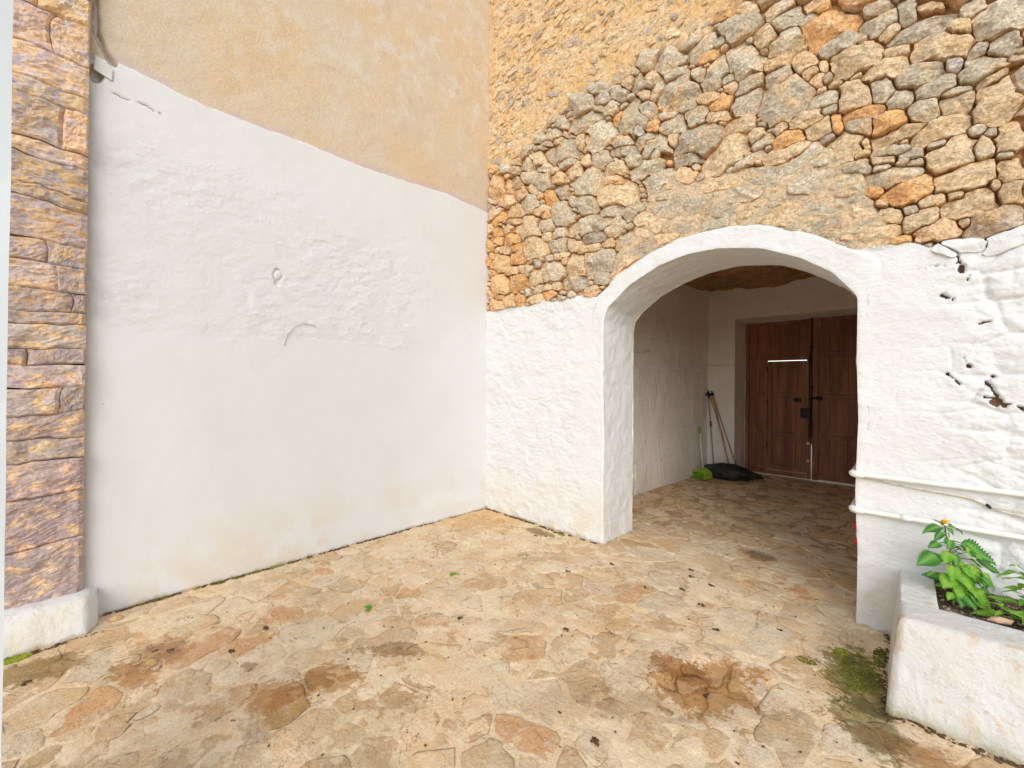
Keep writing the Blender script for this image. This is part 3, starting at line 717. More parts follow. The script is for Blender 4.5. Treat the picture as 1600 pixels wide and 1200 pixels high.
for c_ in SOFT: soft = np.minimum(soft, polydist(U, V + 0.012 * fbm(U * 12, V * 12, 88, 2), c_))
hw -= 0.006 * sstep(0.011, 0.0, soft)
crk = np.zeros(U.shape); reg = (U > -0.2) & (V > 1.0) & (V < 2.7)
Uu, Vv = U[reg], V[reg]; cr_ = np.zeros(Uu.shape)
for c_ in CRACKS:
    d_ = polydist(Uu, Vv + 0.010 * fbm(Uu * 25, Vv * 25, 89, 2), c_); cr_ = np.maximum(cr_, sstep(0.0045, 0.001, d_ + 0.014 * fbm(Uu * 30, Vv * 30, 90, 2)))
for (hx, hy, hr1, hr2) in [(0.372, 1.535, 0.026, 0.026), (0.232, 2.325, 0.015, 0.022), (0.36, 2.44, 0.024, 0.010)]:
    cr_ = np.maximum(cr_, sstep(1.2, 0.75, np.hypot((Uu - hx) / hr1, (Vv - hy) / hr2) + 0.8 * fbm(Uu * 25, Vv * 25, 91, 3)))
crk[reg] = cr_
pr = U[reg]  # (crack zone only)
near_o = inside_arch(U, V, 0.26) & ~inside_arch(U, V, 0.02); nb_ = sstep(0.0, 0.30, np.abs(U + 1.217) - 1.14)
hw = hw * np.where(V < 2.4, 0.25 + 0.75 * nb_, 1)
hw = hw - 0.035 * crk
pw = sstep(-0.01, 0.012, sdp + 0.03 * fbm(U * 9, V * 9, 92, 3))
h = h * (1 - pw) + hw * pw
h = np.where(inside_arch(U, V, 0.045), -0.03, h)
nU, nV = len(us), len(vs); idx = np.arange(nU * nV).reshape(nV, nU)
F = np.stack([idx[:-1, :-1], idx[:-1, 1:], idx[1:, 1:], idx[1:, :-1]], -1)
hole = inside_arch(U, V, 0.02)
keep = ~(hole[:-1, :-1] & hole[:-1, 1:] & hole[1:, 1:] & hole[1:, :-1])
link(mesh_np('wall_surface', mp('front', U, V, h).reshape(-1, 3), F[keep].reshape(-1, 4), attrs={'paint': sdp, 'zone': zone, 'crack': crk}), 'wall_surface', M['front'], wall)
# beyond the frame the same wall goes on, plainer
MB().box(1.5, 4.2, D + 0.0, D + 0.5, -0.1, 2.5).build('wall_base_extension', M['white'], wall)
MB().box(1.5, 4.2, D + 0.01, D + 0.5, 2.5, 7.0).box(L, 4.2, D + 0.012, D + 0.5, 7.0, 8.2).build('upper_wall_extension', M['front'], wall)

# surround and soffit of the arch, one swept piece
n = 330
uf, vf, tt = arch_profile(ARCH_F, n); ub, vb, _ = arch_profile(ARCH_B, n); uo, vo, _ = arch_profile(ARCH_O, n)
joints = [0.23, 0.62, 1.12, 1.62]
hgt = np.minimum(vf, 9)
side = np.where(tt < tt[-1] / 2, 1, -1)
archk = sstep(2.15, 2.35, vf)
rows = []
def front_pt(f, y):  # f 0 inner edge .. 1 outer edge
    return np.stack([uf + (uo - uf) * f, y, vf + (vo - vf) * f], 1)
ncr = 14
for k in range(ncr + 1):
    f = 1 - k / ncr
    uu_ = uf + (uo - uf) * f; vv_ = vf + (vo - vf) * f
    rel = 0.006 * fbm(uu_ * 9, vv_ * 9, 101, 5, 0.6) + 0.004 * fbm(uu_ * 30, vv_ * 30, 103, 3)
    prot = 0.011 * archk * sstep(1.0, 0.93, f * np.ones(n)) + (1 - archk) * (-0.005 + 0.008 * sstep(0.95, 0.15, f * np.ones(n)))
    y = D - prot - rel
    if k == 0: y = D + 0.03 + 0 * tt
    if k == 1: y = y + np.where(archk > .5, 0.004, 0.006)
    jd = np.zeros(n)
    for jz in joints: jd += sstep(0.014, 0.0, np.abs(hgt + 0.01 * np.sin(uu_ * 30) - jz - 0.02 * side)) * (1 - archk) * sstep(0.9, 0.7, f * np.ones(n))
    if k == ncr: y = y + 0.003
    rows.append(np.stack([uu_, y + 0.006 * jd, vv_], 1))
nd = 36
for k in range(nd + 1):
    g_ = k / nd
    u_ = uf + (ub - uf) * g_; v_ = vf + (vb - vf) * g_; y_ = D + 0.006 + (DB - D - 0.006) * g_
    cx_ = np.gradient(u_); cz_ = np.gradient(v_); ln_ = np.hypot(cx_, cz_) + 1e-9; nxx = cz_ / ln_; nzz = -cx_ / ln_      # towards the opening
    s_ = tt
    rel = 0.009 * fbm(s_ * 3 + 3, np.full(n, y_ if np.isscalar(y_) else 0) * 3 + 1, 107, 3) + 0.006 * fbm(s_ * 16, g_ * 10 + 0 * s_, 108, 4) + 0.006 * fbm(s_ * 6, g_ * 4 + 0 * s_, 109, 3)
    jd = np.zeros(n)
    for jz in joints: jd += sstep(0.016, 0.0, np.abs(hgt + 0.012 * math.sin(g_ * 9) - jz)) * (1 - archk)
    rel = rel - 0.006 * jd
    edge_r = -0.010 if k == 0 else 0
    rel = rel * (0.4 if k == 0 else 1) + edge_r * 0
    rows.append(np.stack([u_ + nxx * rel + (0 if k else nxx * -0.004), np.full(n, y_), v_ + nzz * rel + (0 if k else nzz * -0.004)], 1))
rows[ncr + 1] = rows[ncr].copy()
for nm_, rw in (('arch_surround', rows[:ncr + 1]), ('arch_soffit', rows[ncr + 1:])):
    R = np.stack(rw); nr = len(rw); idx = np.arange(nr * n).reshape(nr, n)
    F = np.stack([idx[:-1, :-1], idx[1:, :-1], idx[1:, 1:], idx[:-1, 1:]], -1).reshape(-1, 4)
    link(mesh_np(nm_, R.reshape(-1, 3), F), nm_, M['white'], wall)
# inner face of the wall, round the opening
MB().add([(-3.2, DB, 3.5), (0.4, DB, 3.5), (0.4, DB, -0.1), (-3.2, DB, -0.1)] + [(a, DB, b) for a, b in zip(ub[::6], vb[::6])], 
         (lambda q: [(0, 1) + tuple(range(4 + len(ub[::6]) - 1 - 0, 4 + len(ub[::6]) // 2 - 1, -1)) + ()][:0] + [(0, 3, *range(4, 4 + len(ub[::6]) // 2 + 1)), (1, 0, *range(4 + len(ub[::6]) // 2, 4 + len(ub[::6]))), (2, 1, 4 + len(ub[::6]) - 1)])(0)).build('inner_wall_face', M['passage'], wall)

# the stones
WALL_T = """-1.772 4.672 0.034 0.105 0.077 -0.062 g
-1.580 4.561 0.090 0.057 0.069 -0.094 g
-1.267 4.500 0.097 0.066 0.050 -0.073 g
-0.989 4.518 0.129 0.023 0.051 -0.110 g
-0.932 4.611 0.088 -0.010 0.020 -0.058 t
-0.713 4.474 0.085 0.017 0.030 -0.069 g
-0.661 4.375 0.092 0.007 0.031 -0.082 g
-0.477 4.354 0.081 -0.024 0.011 -0.057 o
-1.221 4.393 0.099 -0.006 0.015 -0.043 o
-1.498 4.395 0.095 0.001 0.019 -0.045 g
-1.298 4.284 0.062 -0.056 -0.020 -0.048 g
-1.168 4.210 0.089 0.091 0.068 -0.085 g
-0.952 4.200 0.089 0.052 0.087 -0.142 g
-0.802 4.312 0.062 0.024 0.038 -0.075 t
-0.670 4.193 0.096 0.025 0.044 -0.099 g
-1.483 4.201 0.146 0.052 0.084 -0.138 g
-1.762 4.472 0.123 -0.031 0.019 -0.075 t
-1.785 4.348 0.062 0.003 0.032 -0.068 g
-1.683 4.335 0.061 0.055 0.038 -0.044 g
-0.916 4.003 0.080 0.050 0.040 -0.065 g
-0.726 4.079 0.088 -0.010 0.013 -0.047 p
-0.710 3.967 0.081 0.013 0.026 -0.066 g
-0.550 3.978 0.059 0.018 0.033 -0.076 p
-0.521 3.892 0.049 0.009 0.018 -0.047 p
-0.437 3.894 0.028 -0.014 0.000 -0.040 p
-0.478 3.818 0.045 -0.023 0.000 -0.052 p
-1.224 4.035 0.082 -0.021 0.010 -0.051 p
-1.116 3.944 0.080 0.012 0.031 -0.073 o
-1.038 4.038 0.052 0.007 0.024 -0.054 p
-0.932 3.864 0.108 0.020 0.037 -0.090 g
-0.673 3.748 0.133 0.069 0.087 -0.160 g
-1.322 3.923 0.092 0.014 0.039 -0.087 g
-1.390 4.037 0.078 -0.007 0.012 -0.038 g
-1.568 4.047 0.086 -0.016 0.010 -0.039 g
-1.523 3.948 0.116 -0.008 0.026 -0.082 g
-1.153 3.848 0.097 -0.016 0.013 -0.054 t
-0.983 3.707 0.109 -0.003 0.020 -0.067 t
-1.293 3.697 0.183 0.036 0.071 -0.154 d
-1.373 3.590 0.122 -0.000 0.022 -0.067 d
-1.077 3.531 0.152 0.081 0.064 -0.105 t
-1.671 3.798 0.125 0.020 0.054 -0.111 g
-1.750 3.882 0.082 -0.005 0.016 -0.049 t
-1.515 3.801 0.050 -0.020 0.000 -0.065 t
-0.857 3.571 0.054 0.021 0.023 -0.046 t
-0.813 3.497 0.071 0.028 0.016 -0.032 g
-0.645 3.460 0.091 0.013 0.020 -0.057 o
-0.697 3.566 0.043 0.032 0.022 -0.035 g
-0.655 3.350 0.152 0.008 0.015 -0.053 t
-0.912 3.391 0.107 0.030 0.015 -0.034 g
-0.538 3.556 0.107 -0.012 0.013 -0.062 t
-0.453 3.461 0.084 0.013 0.023 -0.071 t
-1.783 4.181 0.112 -0.051 0.001 -0.091 g
-1.540 3.401 0.109 -0.036 0.000 -0.050 t
-0.402 4.159 0.143 0.032 0.050 -0.125 o
-0.357 3.997 0.099 0.017 0.024 -0.068 g
-0.153 4.121 0.079 -0.031 0.008 -0.062 g
-0.010 4.022 0.044 -0.028 0.000 -0.083 g
-0.144 4.031 0.089 0.015 0.025 -0.070 g
0.111 3.980 0.075 -0.029 0.006 -0.047 p
0.048 3.863 0.152 0.010 0.016 -0.057 g
-0.262 3.845 0.146 -0.028 0.020 -0.106 t
-0.062 3.793 0.071 -0.004 0.011 -0.048 t
0.220 3.776 0.052 -0.018 0.006 -0.051 t
0.277 3.861 0.050 0.011 0.016 -0.051 g
0.140 3.701 0.141 -0.036 0.012 -0.089 t
-0.119 3.699 0.110 0.012 0.022 -0.074 t
0.057 3.581 0.111 -0.016 0.014 -0.077 g
0.198 3.561 0.037 -0.020 0.001 -0.048 w
0.376 3.734 0.105 0.012 0.031 -0.119 g
0.297 3.607 0.046 0.023 0.015 -0.041 g
0.391 3.577 0.061 0.020 0.022 -0.073 g
0.310 3.473 0.096 0.003 0.017 -0.078 g
0.347 3.407 0.068 0.026 0.011 -0.036 t
0.121 3.464 0.084 0.028 0.019 -0.053 g
0.215 3.398 0.069 -0.006 0.005 -0.028 g
-0.277 3.617 0.099 -0.013 0.018 -0.096 t
-0.130 3.577 0.055 0.000 0.024 -0.096 g
-0.041 3.471 0.064 0.001 0.017 -0.068 g
0.065 3.345 0.064 0.013 0.021 -0.074 g
0.222 3.327 0.079 0.005 0.017 -0.076 g
0.371 3.284 0.089 0.073 0.052 -0.121 t
-0.226 3.462 0.110 -0.003 0.010 -0.044 o
-0.090 3.348 0.077 0.026 0.024 -0.067 o
-0.048 3.246 0.128 0.011 0.012 -0.048 t
-0.238 3.375 0.061 -0.012 0.007 -0.054 g
-0.367 3.458 0.036 -0.016 0.001 -0.067 o
0.142 3.192 0.118 0.030 0.021 -0.071 t
-0.301 3.252 0.101 0.007 0.027 -0.104 t
-0.209 3.243 0.023 0.002 0.013 -0.050 t
0.293 3.133 0.035 0.004 0.008 -0.032 g
0.348 3.091 0.030 -0.005 0.004 -0.031 g
0.414 3.027 0.060 0.010 0.019 -0.089 t
0.315 3.006 0.035 0.031 0.024 -0.050 t
0.183 3.023 0.105 0.016 0.024 -0.105 t
0.126 3.105 0.053 -0.001 0.006 -0.029 g
-0.089 3.148 0.091 -0.018 0.004 -0.038 g
-0.120 3.102 0.066 -0.017 0.002 -0.028 t
0.009 3.080 0.063 0.017 0.011 -0.038 g
0.031 3.041 0.043 -0.010 0.001 -0.025 g
-0.253 3.108 0.074 -0.009 0.007 -0.048 g
-0.233 3.188 0.050 0.005 0.007 -0.027 t
-0.069 2.979 0.131 -0.008 0.009 -0.056 g
0.402 2.940 0.035 -0.004 0.003 -0.024 g
0.246 2.866 0.131 0.008 0.014 -0.081 t
0.420 2.851 0.062 0.004 0.012 -0.073 t
0.002 2.857 0.106 0.035 0.022 -0.074 o
-0.239 2.793 0.086 -0.004 0.010 -0.076 t
-0.091 2.730 0.063 0.006 0.011 -0.058 t
0.110 2.769 0.060 0.005 0.007 -0.036 t
0.204 2.769 0.038 0.003 0.004 -0.024 t
0.010 2.738 0.035 0.003 0.005 -0.031 g
0.275 2.694 0.116 0.012 0.013 -0.079 t
0.061 2.658 0.079 0.008 0.012 -0.063 t
-0.157 2.621 0.108 0.012 0.011 -0.056 t
-0.243 2.675 0.045 -0.001 0.004 -0.029 g
0.124 2.581 0.100 0.013 0.012 -0.062 p
0.356 2.578 0.101 0.006 0.011 -0.077 v
0.244 2.599 0.028 0.003 0.005 -0.029 t
0.421 2.715 0.056 0.006 0.011 -0.063 t
0.364 2.779 0.021 -0.007 0.001 -0.037 t
0.245 2.460 0.090 -0.014 0.002 -0.035 W
0.404 2.455 0.082 0.027 0.011 -0.050 W
0.159 2.450 0.045 -0.028 -0.005 -0.026 W
-3.793 4.122 0.146 -0.030 0.040 -0.164 t
-3.459 4.326 0.081 -0.030 0.000 -0.051 g
-3.457 4.222 0.089 -0.032 0.001 -0.059 g
-3.274 4.219 0.098 -0.035 0.001 -0.080 g
-3.088 4.226 0.080 0.006 0.062 -0.104 t
-2.764 4.184 0.228 -0.022 0.048 -0.122 g
-3.041 4.356 0.135 -0.015 0.020 -0.049 g
-2.799 4.314 0.089 -0.036 0.000 -0.054 g
-3.014 4.097 0.105 -0.024 0.014 -0.065 g
-3.234 4.062 0.139 -0.038 0.010 -0.079 g
-3.442 4.066 0.081 0.008 0.062 -0.097 g
-3.578 4.061 0.079 -0.006 0.049 -0.109 t
-3.024 3.944 0.103 0.012 0.067 -0.111 g
-2.816 3.901 0.107 -0.030 0.008 -0.071 p
-2.590 3.910 0.090 0.011 0.055 -0.097 t
-2.686 4.023 0.121 -0.009 0.018 -0.046 g
-2.428 3.962 0.065 -0.004 0.028 -0.073 p
-2.264 3.917 0.105 0.014 0.046 -0.086 g
-2.416 3.731 0.150 0.057 0.110 -0.146 g
-2.089 3.756 0.125 -0.045 0.001 -0.080 t
-2.003 3.898 0.153 -0.040 0.009 -0.059 d
-2.294 4.151 0.107 0.119 0.129 -0.117 g
-2.013 3.988 0.109 -0.017 0.020 -0.073 g
-2.501 4.193 0.061 -0.025 0.001 -0.094 t
-2.407 4.163 0.049 -0.020 0.000 -0.076 p
-1.686 3.804 0.122 -0.005 0.041 -0.120 g
-1.780 3.901 0.096 0.014 0.034 -0.069 g
-1.901 3.765 0.092 -0.034 0.001 -0.067 g
-1.770 3.634 0.178 -0.002 0.029 -0.083 g
-2.124 3.657 0.104 -0.010 0.014 -0.048 p
-2.035 3.595 0.082 0.000 0.012 -0.034 o
-2.065 3.495 0.212 -0.016 0.036 -0.125 t
-1.660 3.492 0.143 0.002 0.036 -0.107 g
-3.373 3.917 0.102 0.011 0.051 -0.079 g
-3.217 3.744 0.119 0.016 0.083 -0.131 g
-3.562 3.887 0.099 -0.004 0.047 -0.104 t
-3.478 3.724 0.135 0.007 0.044 -0.081 t
-2.916 3.718 0.088 -0.027 0.001 -0.088 o
-2.748 3.745 0.079 0.012 0.058 -0.098 g
-2.586 3.581 0.062 -0.019 0.001 -0.057 g
-2.756 3.509 0.144 0.001 0.060 -0.147 g
-2.433 3.501 0.121 0.002 0.053 -0.134 g
-3.251 3.460 0.191 0.003 0.067 -0.151 t
-3.032 3.615 0.119 0.009 0.027 -0.051 t
-3.489 3.610 0.131 -0.010 0.018 -0.050 g
-2.481 3.312 0.196 0.036 0.037 -0.067 g
-2.982 3.427 0.110 0.002 0.035 -0.084 g
-2.972 3.543 0.058 -0.016 0.001 -0.060 o
-2.148 3.352 0.137 0.000 0.019 -0.055 g
-1.896 3.280 0.095 0.047 0.051 -0.071 g
-2.247 3.250 0.123 0.006 0.024 -0.065 g
-2.101 3.180 0.094 0.060 0.048 -0.055 g
-2.322 3.122 0.150 -0.009 0.014 -0.056 d
-2.798 3.290 0.115 0.005 0.026 -0.062 g
-2.957 3.293 0.089 -0.022 0.001 -0.060 t
-3.224 3.320 0.137 0.015 0.020 -0.035 t
-3.514 3.389 0.151 -0.036 0.001 -0.085 o
-3.445 3.285 0.104 -0.003 0.018 -0.053 o
-3.123 3.175 0.091 0.101 0.145 -0.095 t
-2.796 3.147 0.125 0.008 0.039 -0.093 g
-3.416 3.142 0.133 -0.027 0.001 -0.103 o
-3.692 3.129 0.138 -0.028 0.002 -0.111 p
-3.623 3.285 0.079 -0.018 0.000 -0.052 g
-2.478 3.041 0.078 0.000 0.013 -0.042 t
-2.330 3.016 0.076 -0.005 0.010 -0.048 t
-2.172 3.037 0.072 0.006 0.022 -0.054 t
-2.762 3.033 0.109 -0.008 0.010 -0.047 t
-2.931 3.042 0.065 0.005 0.018 -0.041 g
-2.883 2.888 0.182 -0.022 0.014 -0.116 g
-2.578 2.900 0.129 -0.026 0.002 -0.112 t
-2.262 2.879 0.175 -0.009 0.026 -0.131 d
-3.097 3.030 0.073 -0.014 0.001 -0.062 g
-2.696 2.967 0.047 -0.010 0.001 -0.058 t
-3.508 3.004 0.122 -0.007 0.016 -0.067 t
-3.335 3.001 0.073 -0.014 0.000 -0.050 g
-3.245 2.964 0.065 0.016 0.056 -0.081 g
-3.131 2.859 0.123 -0.021 0.002 -0.103 t
-3.412 2.850 0.154 -0.025 0.002 -0.103 o
-3.703 2.858 0.179 -0.029 0.002 -0.128 p
-2.576 2.702 0.170 -0.020 0.006 -0.080 d
-2.950 2.718 0.070 -0.012 0.000 -0.044 t
-2.813 2.706 0.067 -0.011 0.000 -0.046 t
-3.128 2.616 0.133 -0.004 0.011 -0.057 t
-2.926 2.624 0.101 0.006 0.017 -0.052 o
-3.226 2.696 0.056 -0.008 0.000 -0.049 g
-3.531 2.633 0.103 -0.001 0.022 -0.087 t
-3.757 2.612 0.146 -0.018 0.001 -0.068 p
-3.700 2.706 0.101 -0.014 0.000 -0.036 o
-3.370 2.630 0.079 -0.010 0.001 -0.074 o
-2.515 4.599 0.141 0.002 0.075 -0.142 g
-2.462 4.389 0.180 0.028 0.068 -0.110 g
-2.242 4.520 0.101 -0.033 0.013 -0.067 w
-2.070 4.494 0.101 -0.065 -0.014 -0.068 g
-2.140 4.376 0.091 -0.042 0.001 -0.083 g
-2.298 4.448 0.077 -0.035 0.000 -0.033 g
-1.880 4.156 0.102 0.121 0.132 -0.129 g
-2.076 4.251 0.049 -0.022 0.000 -0.080 o
-1.810 4.466 0.136 -0.022 0.035 -0.107 g
-1.959 4.549 0.042 0.046 0.049 -0.050 t
-2.757 4.500 0.087 -0.026 0.014 -0.069 g
-2.879 4.427 0.097 -0.013 0.029 -0.074 g
-2.788 4.318 0.093 -0.038 0.000 -0.050 g
-3.090 4.460 0.083 0.019 0.076 -0.099 g
-3.041 4.356 0.127 -0.024 0.016 -0.049 g
-1.854 4.046 0.066 -0.028 0.001 -0.079 w"""
WC = {'g': (0.60, 0.52, 0.38), 'd': (0.50, 0.43, 0.32), 't': (0.72, 0.55, 0.34), 'o': (0.76, 0.43, 0.18), 'p': (0.80, 0.56, 0.33), 'w': (0.66, 0.59, 0.49), 'v': (0.50, 0.38, 0.27), 'W': (0.80, 0.80, 0.79)}
ws = []
for ln in WALL_T.strip().split('\n'):
    a = ln.split(); f_ = list(map(float, a[:6])); c_ = np.array(WC[a[6]])
    if a[6] != 'W': c_ = c_ * rng.uniform(0.88, 1.12)
    if a[6] != 'W' and f_[0] < -3.3: c_ = c_ * 0.5 + np.array(WC['o']) * 0.5 * rng.uniform(0.7, 1.2)
    sdd = seed(f_[0], f_[1], (f_[2], f_[3]), (f_[4], f_[5]), None, tuple(c_)); sdd['k'] = a[6]; ws.append(sdd)
def exposed(u, v):
    e_ = 0.025 * fbm(np.asarray(u) * 9, np.asarray(v) * 9, 92, 3)
    return (v > white_top(u) + e_ * 0.5 - 0.008) & (v < rub_top(u) + 0.05) & ~((v < smear_top(u)) ) & ~inside_arch(u, v, 0.165) & (u > L + 0.01) & (u < 1.45)
def anyfree(u, v): return (v > white_top(u) - 0.02) & ~inside_arch(u, v, 0.165) & (u > L + 0.008)
def wcolf(p):
    k = rng.random(); orange = 0.75 * sstep(-3.0, -3.7, p[0]) * sstep(4.2, 3.2, p[1]) + 0.12
    key = 'o' if k < orange else 'p' if k < orange + 0.12 else 't' if k < orange + 0.36 else 'g'
    return tuple(np.array(WC[key]) * rng.uniform(0.85, 1.12))
n0 = len(ws)
rightr = lambda u, v: exposed(u, v) & (u > 0.55)
fill(ws, [0.15, 0.11], rightr, (0.5, 1.45, 2.4, 4.7), (1.4, 2.6), 900, wcolf, 0.2)
topr = lambda u, v: exposed(u, v) & (v > 3.9 + np.maximum(0, -(u + 0.3)) * 0.9)
fill(ws, [0.12], topr, (-1.2, 1.45, 3.7, 4.8), (1.3, 2.4), 900, wcolf, 0.2)
fill(ws, [0.075, 0.052, 0.036, 0.026, 0.019], exposed, (L, 1.45, 2.4, 4.9), (1.2, 2.4), 6000, wcolf, 0.35)
for s in ws: s.setdefault('k', 'f')
n1 = len(ws)
# stones half buried in mortar above the arch
smr = lambda u, v: (v < smear_top(u) - 0.01) & ~inside_arch(u, v, 0.175) & (v > white_top(u) + 0.01)
def scolf(p): return tuple(np.array(WC[rng.choice(['g', 't', 'g', 'd', 'p'])]) * rng.uniform(0.9, 1.1))
fill(ws, [0.10, 0.07, 0.045, 0.03], smr, (-2.4, 0.05, 2.3, 3.6), (1.3, 2.6), 1500, scolf, 0.3)
for s in ws[n1:]: s['k'] = 's'
n2 = len(ws)
# grey and tan lumps showing through the ochre mortar higher up
rbr = lambda u, v: (v > rub_top(u) + 0.09) & (u > L + 0.05) & (u < 1.4)
def rcolf(p):
    dk = rng.random(); return tuple(np.array((0.50, 0.45, 0.37) if dk < 0.26 else (0.80, 0.56, 0.30) if dk < 0.7 else (0.80, 0.63, 0.41)) * rng.uniform(0.85, 1.1))
fill(ws, [0.062], rbr, (L, 1.4, 4.3, 6.95), (1.5, 2.8), 1000, rcolf, 0.5)
big_r = len(ws)
fill(ws, [0.032, 0.022], rbr, (L, 1.4, 4.3, 6.95), (1.3, 2.6), 1800, rcolf, 0.5)
for s in ws[n2:]: s['k'] = 'r'
wnb = neighbours(ws, 18)
score = []
for i, s in enumerate(ws):
    p = s['p']; P3 = Vector((p[0], D, p[1] - CAM_H)); d = P3.dot(fw); lat = P3.dot(ri); vis = abs(lat) < d * 1.25 and abs(P3.z) < d * 0.95
    score.append(s['r'] ** 2 / d ** 2 * (1 if vis else 1e-3) * (0.3 if s['k'] in 'rs' else 1))
topw = set(np.argsort(-np.array(score))[:300].tolist())
DOME = [(1.0, -1, 1.0), (1.0, 0.25, 0.85), (0.985, 0.62, 0.5), (0.94, 0.86, 0.15), (0.85, 0.95, 0), (0.70, 0.99, 0), (0.52, 1.0, 0), (0.34, 1.0, 0), (0.17, 1.0, 0)]
DOME_S = [(1.0, -1, 1.0), (0.98, 0.3, 0.7), (0.86, 0.82, 0.1), (0.5, 1.0, 0)]
ED = (0.66, 0.36, 0.14)
bV, bF, bC, bn = [], [], [], 0
for i, s in enumerate(ws):
    big = i in topw; kd = s['k']
    K = 34 if (big and s['r'] > 0.05) else 22 if big else 12
    gap = rng.uniform(0.001, 0.005) + 0.012 * s['r']
    reg_ = anyfree if kd not in 'W' else (lambda u, v: ~inside_arch(u, v, 0.15))
    th, e, rr = outline(i, ws, K, gap, reg_, 1.30 if kd not in 'rs' else 1.05, 0.12 if kd != 'r' else 0.22, wnb[i])
    if kd == 's': H = rng.uniform(0.006, 0.022); fc, am, dp_ = 2, 0.012, 0.03
    elif kd == 'r': H = rng.uniform(0.002, 0.014); fc, am, dp_ = 3, 0.014, 0.02
    elif kd == 'W': H = 0.022; fc, am, dp_ = 2, 0.008, 0.06
    else: H = rng.uniform(0.0, 0.028) + min(0.03, s['r'] * 0.16); fc, am, dp_ = (6 if s['r'] > 0.06 else 3), 0.020 * min(1, s['r'] / 0.08), 0.06
    ec = ED if kd not in 'Wr' else (0.72, 0.48, 0.23) if kd == 'r' else (0.5, 0.42, 0.36)
    dm = DOME if big else DOME_S
    if kd not in 'rsW':   # base of stone at joint depth; heights measured from there
        dm = [(f, (hf if hf < 0 else hf), ed) for f, hf, ed in dm]
        V2, h_, F, col = stone_geo(i, s, th, e, rr, H + 0.05, 'front', dm, fc, am, 0.02, ec, 16)
        h_ = h_ - 0.05
    else:
        V2, h_, F, col = stone_geo(i, s, th, e, rr, H, 'front', dm, fc, am, dp_, ec, 16)
    V3 = mp('front', V2[:, 0], V2[:, 1], h_)
    mt = M['white'] if kd == 'W' else M['stone']
    if big:
        o0 = Vector((s['p'][0], D, s['p'][1])); me = mesh_np('stone', V3 - np.array(o0), F, col, False)
        link(me, 'stone', mt, wall, o0)
    else:
        bV.append(V3); bC.append(col); bF += [tuple(q + bn for q in f) for f in F]; bn += len(V3)
link(mesh_np('small_stones', np.concatenate(bV), bF, np.concatenate(bC), False), 'small_stones', M['stone'], wall, kind='stuff')
print('stones', n0, n1, n2, len(ws), 'floor', len(fseeds))

# ================================================================== RENDERED WALL ON THE LEFT
lwall = empty('rendered_wall', (L, 1.8, 0), 'tall plastered wall, whitewashed below and bare ochre render above a slanting edge', 'wall')
us = np.concatenate([np.arange(-0.5, D + 0.06, 0.0105)]); vs = np.concatenate([np.arange(-0.06, 4.4, 0.0105), np.arange(4.4, 7.6, 0.02)])
U, V = np.meshgrid(us, vs)
top = np.interp(U, [-1, 0.0, 0.16, 0.36, 0.63, 0.98, 1.39, 1.875, 2.46, 2.98, 3.6], [3.76, 3.77, 3.815, 3.79, 3.76, 3.77, 3.785, 3.785, 3.82, 3.87, 3.855])
pt_ = top - V + 0.012 * fbm(U * 5, V * 5, 121, 3)
ledge = 1.95 + 0.09 * fbm(U * 2.5, 0 * U, 122, 5, 0.6)
rgh = sstep(-0.03, 0.05, V - ledge) * sstep(3.5, 3.0, V + 0.35 * fbm(U * 1.5, V * 1.5, 123, 2)) * (0.45 + 0.9 * sstep(-0.3, 0.3, fbm(U * 1.8, V * 1.8, 124, 3)))
rgh = rgh * sstep(3.5, 2.2, U + 0.5 * fbm(V * 2, U * 2, 139, 3)) + 0.16
h = 0.006 * fbm(U * 1.2, V * 1.2, 125, 3) + 0.0018 * fbm(U * 8, V * 8, 126, 3)
h = h - 0.004 * sstep(-0.02, 0.03, V - ledge) * sstep(3.3, 2.6, U) + 0.0046 * rgh * fbm(U * 10, V * 17, 127, 5, 0.6)
crs = np.zeros(U.shape)
d_ = np.full(U.shape, 9.0)
for c_ in LCR: d_ = np.minimum(d_, polydist(U, V + 0.05 * fbm(U * 7, V * 7, 128, 5, 0.65), c_))
brk = sstep(-0.2, 0.15, fbm(U * 3, V * 3, 136, 3))
h = h - 0.004 * brk * sstep(0.009, 0, d_) + 0.002 * brk * sstep(0.03, 0.012, d_)
d_ = np.full(U.shape, 9.0)
for c_ in LCRD: d_ = np.minimum(d_, polydist(U, V + 0.02 * fbm(U * 20, V * 20, 129, 2), c_))
crs = sstep(0.010, 0.003, d_); h -= 0.012 * crs
# hole with a lump in it, and a ring-like patch
rh = np.hypot((U - 1.164) / 0.038, (V - 2.535) / 0.075) + 0.55 * fbm(U * 22, V * 22, 130, 3)
h -= 0.014 * sstep(1.05, 0.8, rh) * sstep(0.35, 0.8, rh); crs = np.maximum(crs, 0.8 * sstep(1.05, 0.9, rh) * sstep(0.6, 0.8, rh) * sstep(0.02, 0.05, V - 2.535 + 0.03 * fbm(U * 30, V * 30, 131)))
r2 = np.hypot(U - 1.97, V - 2.17) / 0.06 + 0.3 * fbm(U * 12, V * 12, 132, 2); h += 0.0025 * sstep(0.6, 0.85, r2) * sstep(1.3, 1.0, r2)
# swelling at the foot near the corner
h += 0.022 * sstep(0.33, 0.12, V + 0.10 * fbm(U * 2.2, V, 133, 3)) * sstep(2.5, 2.9, U)
h += 0.005 * sstep(-0.006, 0.006, pt_)
